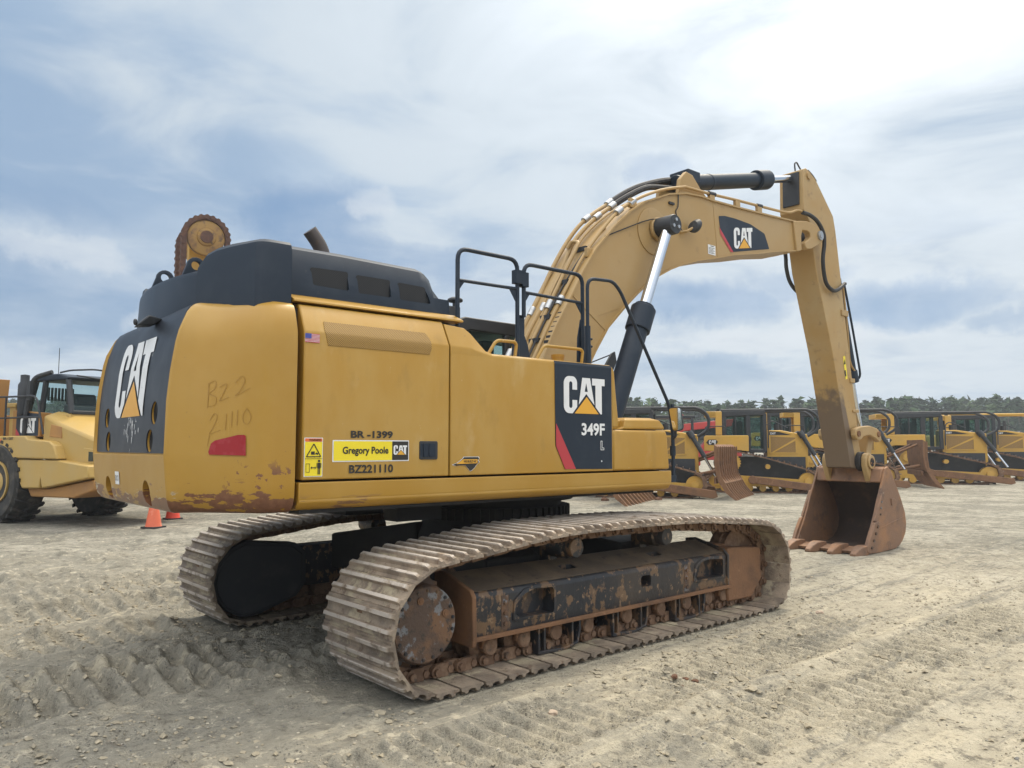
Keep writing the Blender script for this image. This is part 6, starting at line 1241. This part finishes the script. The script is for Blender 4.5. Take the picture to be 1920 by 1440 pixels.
for i, (u, v, s) in enumerate(((1.246, 5.68, .030), (1.17, 5.69, .038), (1.33, 5.72, .030), (1.29, 5.62, .018), (1.40, 5.79, .026), (1.21, 5.62, .014))):
    s *= .62; put(stone(10+i, s*1.5, s, s*.6, 'clod', 'clod'), u, v, i, 'reddish clay crumb in the little heap beside the near track', 'clod', 'crumbs of the red clay heap')
for i, (u, v, s) in enumerate(((10.3, 28.0, .22), (10.6, 27.9, .14), (11.4, 28.0, .25), (11.1, 27.8, .12), (10.0, 27.8, .10), (11.8, 27.7, .12), (6.2, 27.3, .16), (2.9, 24.2, .12), (3.6, 24.6, .15), (4.6, 24.4, .10))):
    put(stone(30+i, s*1.3, s, s*.8, 'clod', 'clod'), u, v, i, 'lump of red clay fallen on the gravel among the bulldozers', 'clod', 'clay lumps by the bulldozers')
def gravel(seed=5, cnt=30000, s0=.003, s1=.008, nz=91, lo=.25, hi=.75):
    rg = np.random.RandomState(seed); mb = MB()
    n = cnt
    for k in range(n):
        x = rg.uniform(-5, 7.5); y = 2.6+7.5*rg.rand()**1.6
        dens = float(DENS[int((y-2.5)/7.8*479), int((x+5.2)/12.9*699)])
        if dens < rg.uniform(lo, hi): continue
        if lo > .3 and rg.rand() < np.clip((x-1)/5, 0, .75): continue
        s = s0+s1*rg.rand()**3
        if rg.rand() < .02: s *= 1.9
        z = gh_fast(x, y); a = rg.uniform(0, 6.28); c, d = math.cos(a), math.sin(a); ex_, ey_, ez_ = s*rg.uniform(.9, 1.7), s*rg.uniform(.7, 1.2), s*rg.uniform(.5, .9)
        P = [(ex_, 0, 0), (-ex_, 0, 0), (0, ey_, 0), (0, -ey_, 0), (0, 0, ez_), (0, 0, -ez_), (ex_*.6, ey_*.6, ez_*.5), (-ex_*.6, -ey_*.5, ez_*.55)]
        P = [(x+c*p[0]-d*p[1], y+d*p[0]+c*p[1], z+.3*ez_+p[2]) for p in P]
        mb.add(P, [(0, 6, 4), (6, 2, 4), (2, 1, 4), (1, 7, 4), (7, 3, 4), (3, 0, 4), (0, 2, 6), (1, 3, 7), (2, 0, 5), (1, 2, 5), (3, 1, 5), (0, 3, 5)])
    return mb
GX = np.linspace(-5.2, 7.7, 700); GY = np.linspace(2.5, 10.3, 480); GXX, GYY = np.meshgrid(GX, GY); GZ = ground_height(GXX, GYY)
DENS = fbm(GXX*1.3, GYY*1.3, 3, 91)
def gh_fast(x, y): return float(GZ[int((y-2.5)/7.8*479), int((x+5.2)/12.9*699)])
M_['gravel'] = paint('gravel_stone', (.30, .27, .215), .9, 0, [((.40, .36, .28), 7, .5, .53, .9, 2), ((.13, .13, .125), 9, .55, .58, .8, 2)])
gv = gravel().build('gravel', 'gravel', None, smooth=0); tag(gv, kind='stuff')
M_['dirt'] = paint('dirt_crumb', (.33, .285, .205), .95, 0, [((.26, .23, .175), 5, .45, .6, .8, 4), ((.50, .43, .31), 6, .6, .7, .7, 4)], (.5, 60))
dc = gravel(6, 26000, .007, .020, 91, .40, .80).build('dirt_crumbs', 'dirt', None, smooth=0); tag(dc, kind='stuff')

# --- pine wood at the far edge of the yard: one mass
def foliage_mat():
    m, t, b = material('pine_foliage'); co = t.new('ShaderNodeTexCoord').outputs['Object']
    col = t.mix(t.ramp(t.noise(co, .35, 4), .38, .62), (.020, .044, .024), (.048, .086, .036)); col = t.mix(t.ramp(t.noise(co, .07, 3), .5, .62), col, (.065, .105, .04))
    t.put(b.inputs['Base Color'], col); b.inputs['Roughness'].default_value = .9; b.inputs['Specular IOR Level'].default_value = .2; return m
M_['foliage'] = foliage_mat()
def wood(seed=11, sgn=1):
    rg = np.random.RandomState(seed); V = []; F = []; TV = MB()
    xs = np.concatenate([rg.uniform(-140, 190, 820)])
    for x in xs:
        if sgn < 0 and abs(x) > 110: continue
        y = (128+rg.uniform(0, 26)+.0009*(x-40)**2) if sgn > 0 else -85-rg.uniform(0, 16); h = rg.uniform(7.9, 9.3)+1.2*vnoise(np.array([x*.06]), np.array([1.]), 3)[0]+max(0, y-128)*.05
        if rg.rand() < .3 and 0 < y < 136: h *= .6
        cr = rg.uniform(2.0, 3.2); base = h*rg.uniform(.05, .25)
        if y < 140: TV.tube([(x, y, -.2), (x, y, h*.85)], [.16, .05], 5)
        n = 330
        t_ = rg.rand(n); zz = base+(h-base)*t_; prof = np.sin(np.pi*np.clip(t_*.86+.14, 0, 1))**.7*(.55+.45*(1-t_)); a = rg.uniform(0, 6.283, n); rr = cr*prof*np.sqrt(rg.uniform(.25, 1, n))*(1+.35*np.sin(a*3+x)+.25*np.sin(zz*3+x))
        for i in range(n):
            c = np.array([x+rr[i]*math.cos(a[i]), y+rr[i]*math.sin(a[i]), zz[i]]); s = rg.uniform(.30, .68)
            q = rg.normal(size=(3, 3)); q[:, 2] *= .6; k = len(V); V.extend([tuple(c+s*q[0]*.8), tuple(c+s*q[1]*.8), tuple(c+s*q[2]*.8)]); F.append((k, k+1, k+2))
    mb = MB(); mb.v = V; mb.f = F; return mb, TV
wd, tv = wood(); wd2, tv2 = wood(77, -1); wo = wd.build('pine_wood', 'foliage', None, smooth=0); tag(wo, 'dense dark green pine wood lining the far edge of the yard', 'wood', kind='stuff')
tr_o = tv.build('trunks', 'bark', wo, smooth=0); tr_o['kind'] = 'stuff'
wb = wd2.build('pine_wood', 'foliage', None, smooth=0); tag(wb, 'pine wood on the side of the yard behind the photographer', 'wood', kind='stuff'); tvb = tv2.build('trunks', 'bark', wb, smooth=0); tvb['kind'] = 'stuff'
hz = MB().box(-330, 330, -130, 235, -3.0, 16.0).build('haze', None, None, smooth=0); tag(hz, kind='stuff')
hm = bpy.data.materials.new('haze'); hm.use_nodes = True; ht = NT(hm.node_tree); ho = ht.new('ShaderNodeOutputMaterial'); hv = ht.new('ShaderNodeVolumePrincipled')
hv.inputs['Color'].default_value = (.86, .92, 1, 1); hv.inputs['Density'].default_value = .0010; hv.inputs['Anisotropy'].default_value = .3; ht.link(hv.outputs[0], ho.inputs['Volume']); hz.data.materials.append(hm)

# ------------------------------------------------------------------ one object per loose small part
def split_loose(o):
    me = o.data; n = len(me.vertices); par = list(range(n))
    def find(a):
        while par[a] != a: par[a] = par[par[a]]; a = par[a]
        return a
    for e in me.edges:
        a, b = find(e.vertices[0]), find(e.vertices[1])
        if a != b: par[a] = b
    groups = {}
    for p in me.polygons: groups.setdefault(find(p.vertices[0]), []).append(p)
    if len(groups) < 2: return
    base = o.name.split('.')[0]
    for k, ps in list(groups.items())[1:]:
        idx = {}; vs = []; fs = []
        for p in ps:
            f = []
            for v in p.vertices:
                if v not in idx: idx[v] = len(vs); vs.append(tuple(me.vertices[v].co))
                f.append(idx[v])
            fs.append(f)
        mb = MB(); mb.v = vs; mb.f = fs
        q = mb.build(base, me.materials[0], o.parent); q.matrix_basis = o.matrix_basis.copy()
        for md in o.modifiers:
            if md.type == 'BEVEL': w = q.modifiers.new('bevel', 'BEVEL'); w.width = md.width; w.segments = md.segments; w.limit_method = 'ANGLE'; w.angle_limit = md.angle_limit
    ps = list(groups.values())[0]; idx = {}; vs = []; fs = []
    for p in ps:
        f = []
        for v in p.vertices:
            if v not in idx: idx[v] = len(vs); vs.append(tuple(me.vertices[v].co))
            f.append(idx[v])
        fs.append(f)
    mb = MB(); mb.v = vs; mb.f = fs; o.data = mb.mesh(base, me.materials[0])
SPLIT = ('pipe_clamp', 'hose_clip', 'frame_bolt', 'lifting_lug', 'rail_bracket', 'rail_gusset', 'cover_bolt', 'drain_plug', 'eye_bolt', 'pin_bolt', 'cutter_bolt', 'link_pin', 'pipe_bracket', 'pipe_clip', 'hole_lining', 'socket_bottom', 'weld_seam', 'grease_line', 'stick_bracket', 'pin_boss', 'cylinder_bracket', 'wear_pad', 'side_cutter', 'cab_pillar', 'car_body', 'exhaust_stack', 'idler')
for o in [o for o in S.objects if o.type == 'MESH' and o.parent and o.name.split('.')[0] in SPLIT]: split_loose(o)
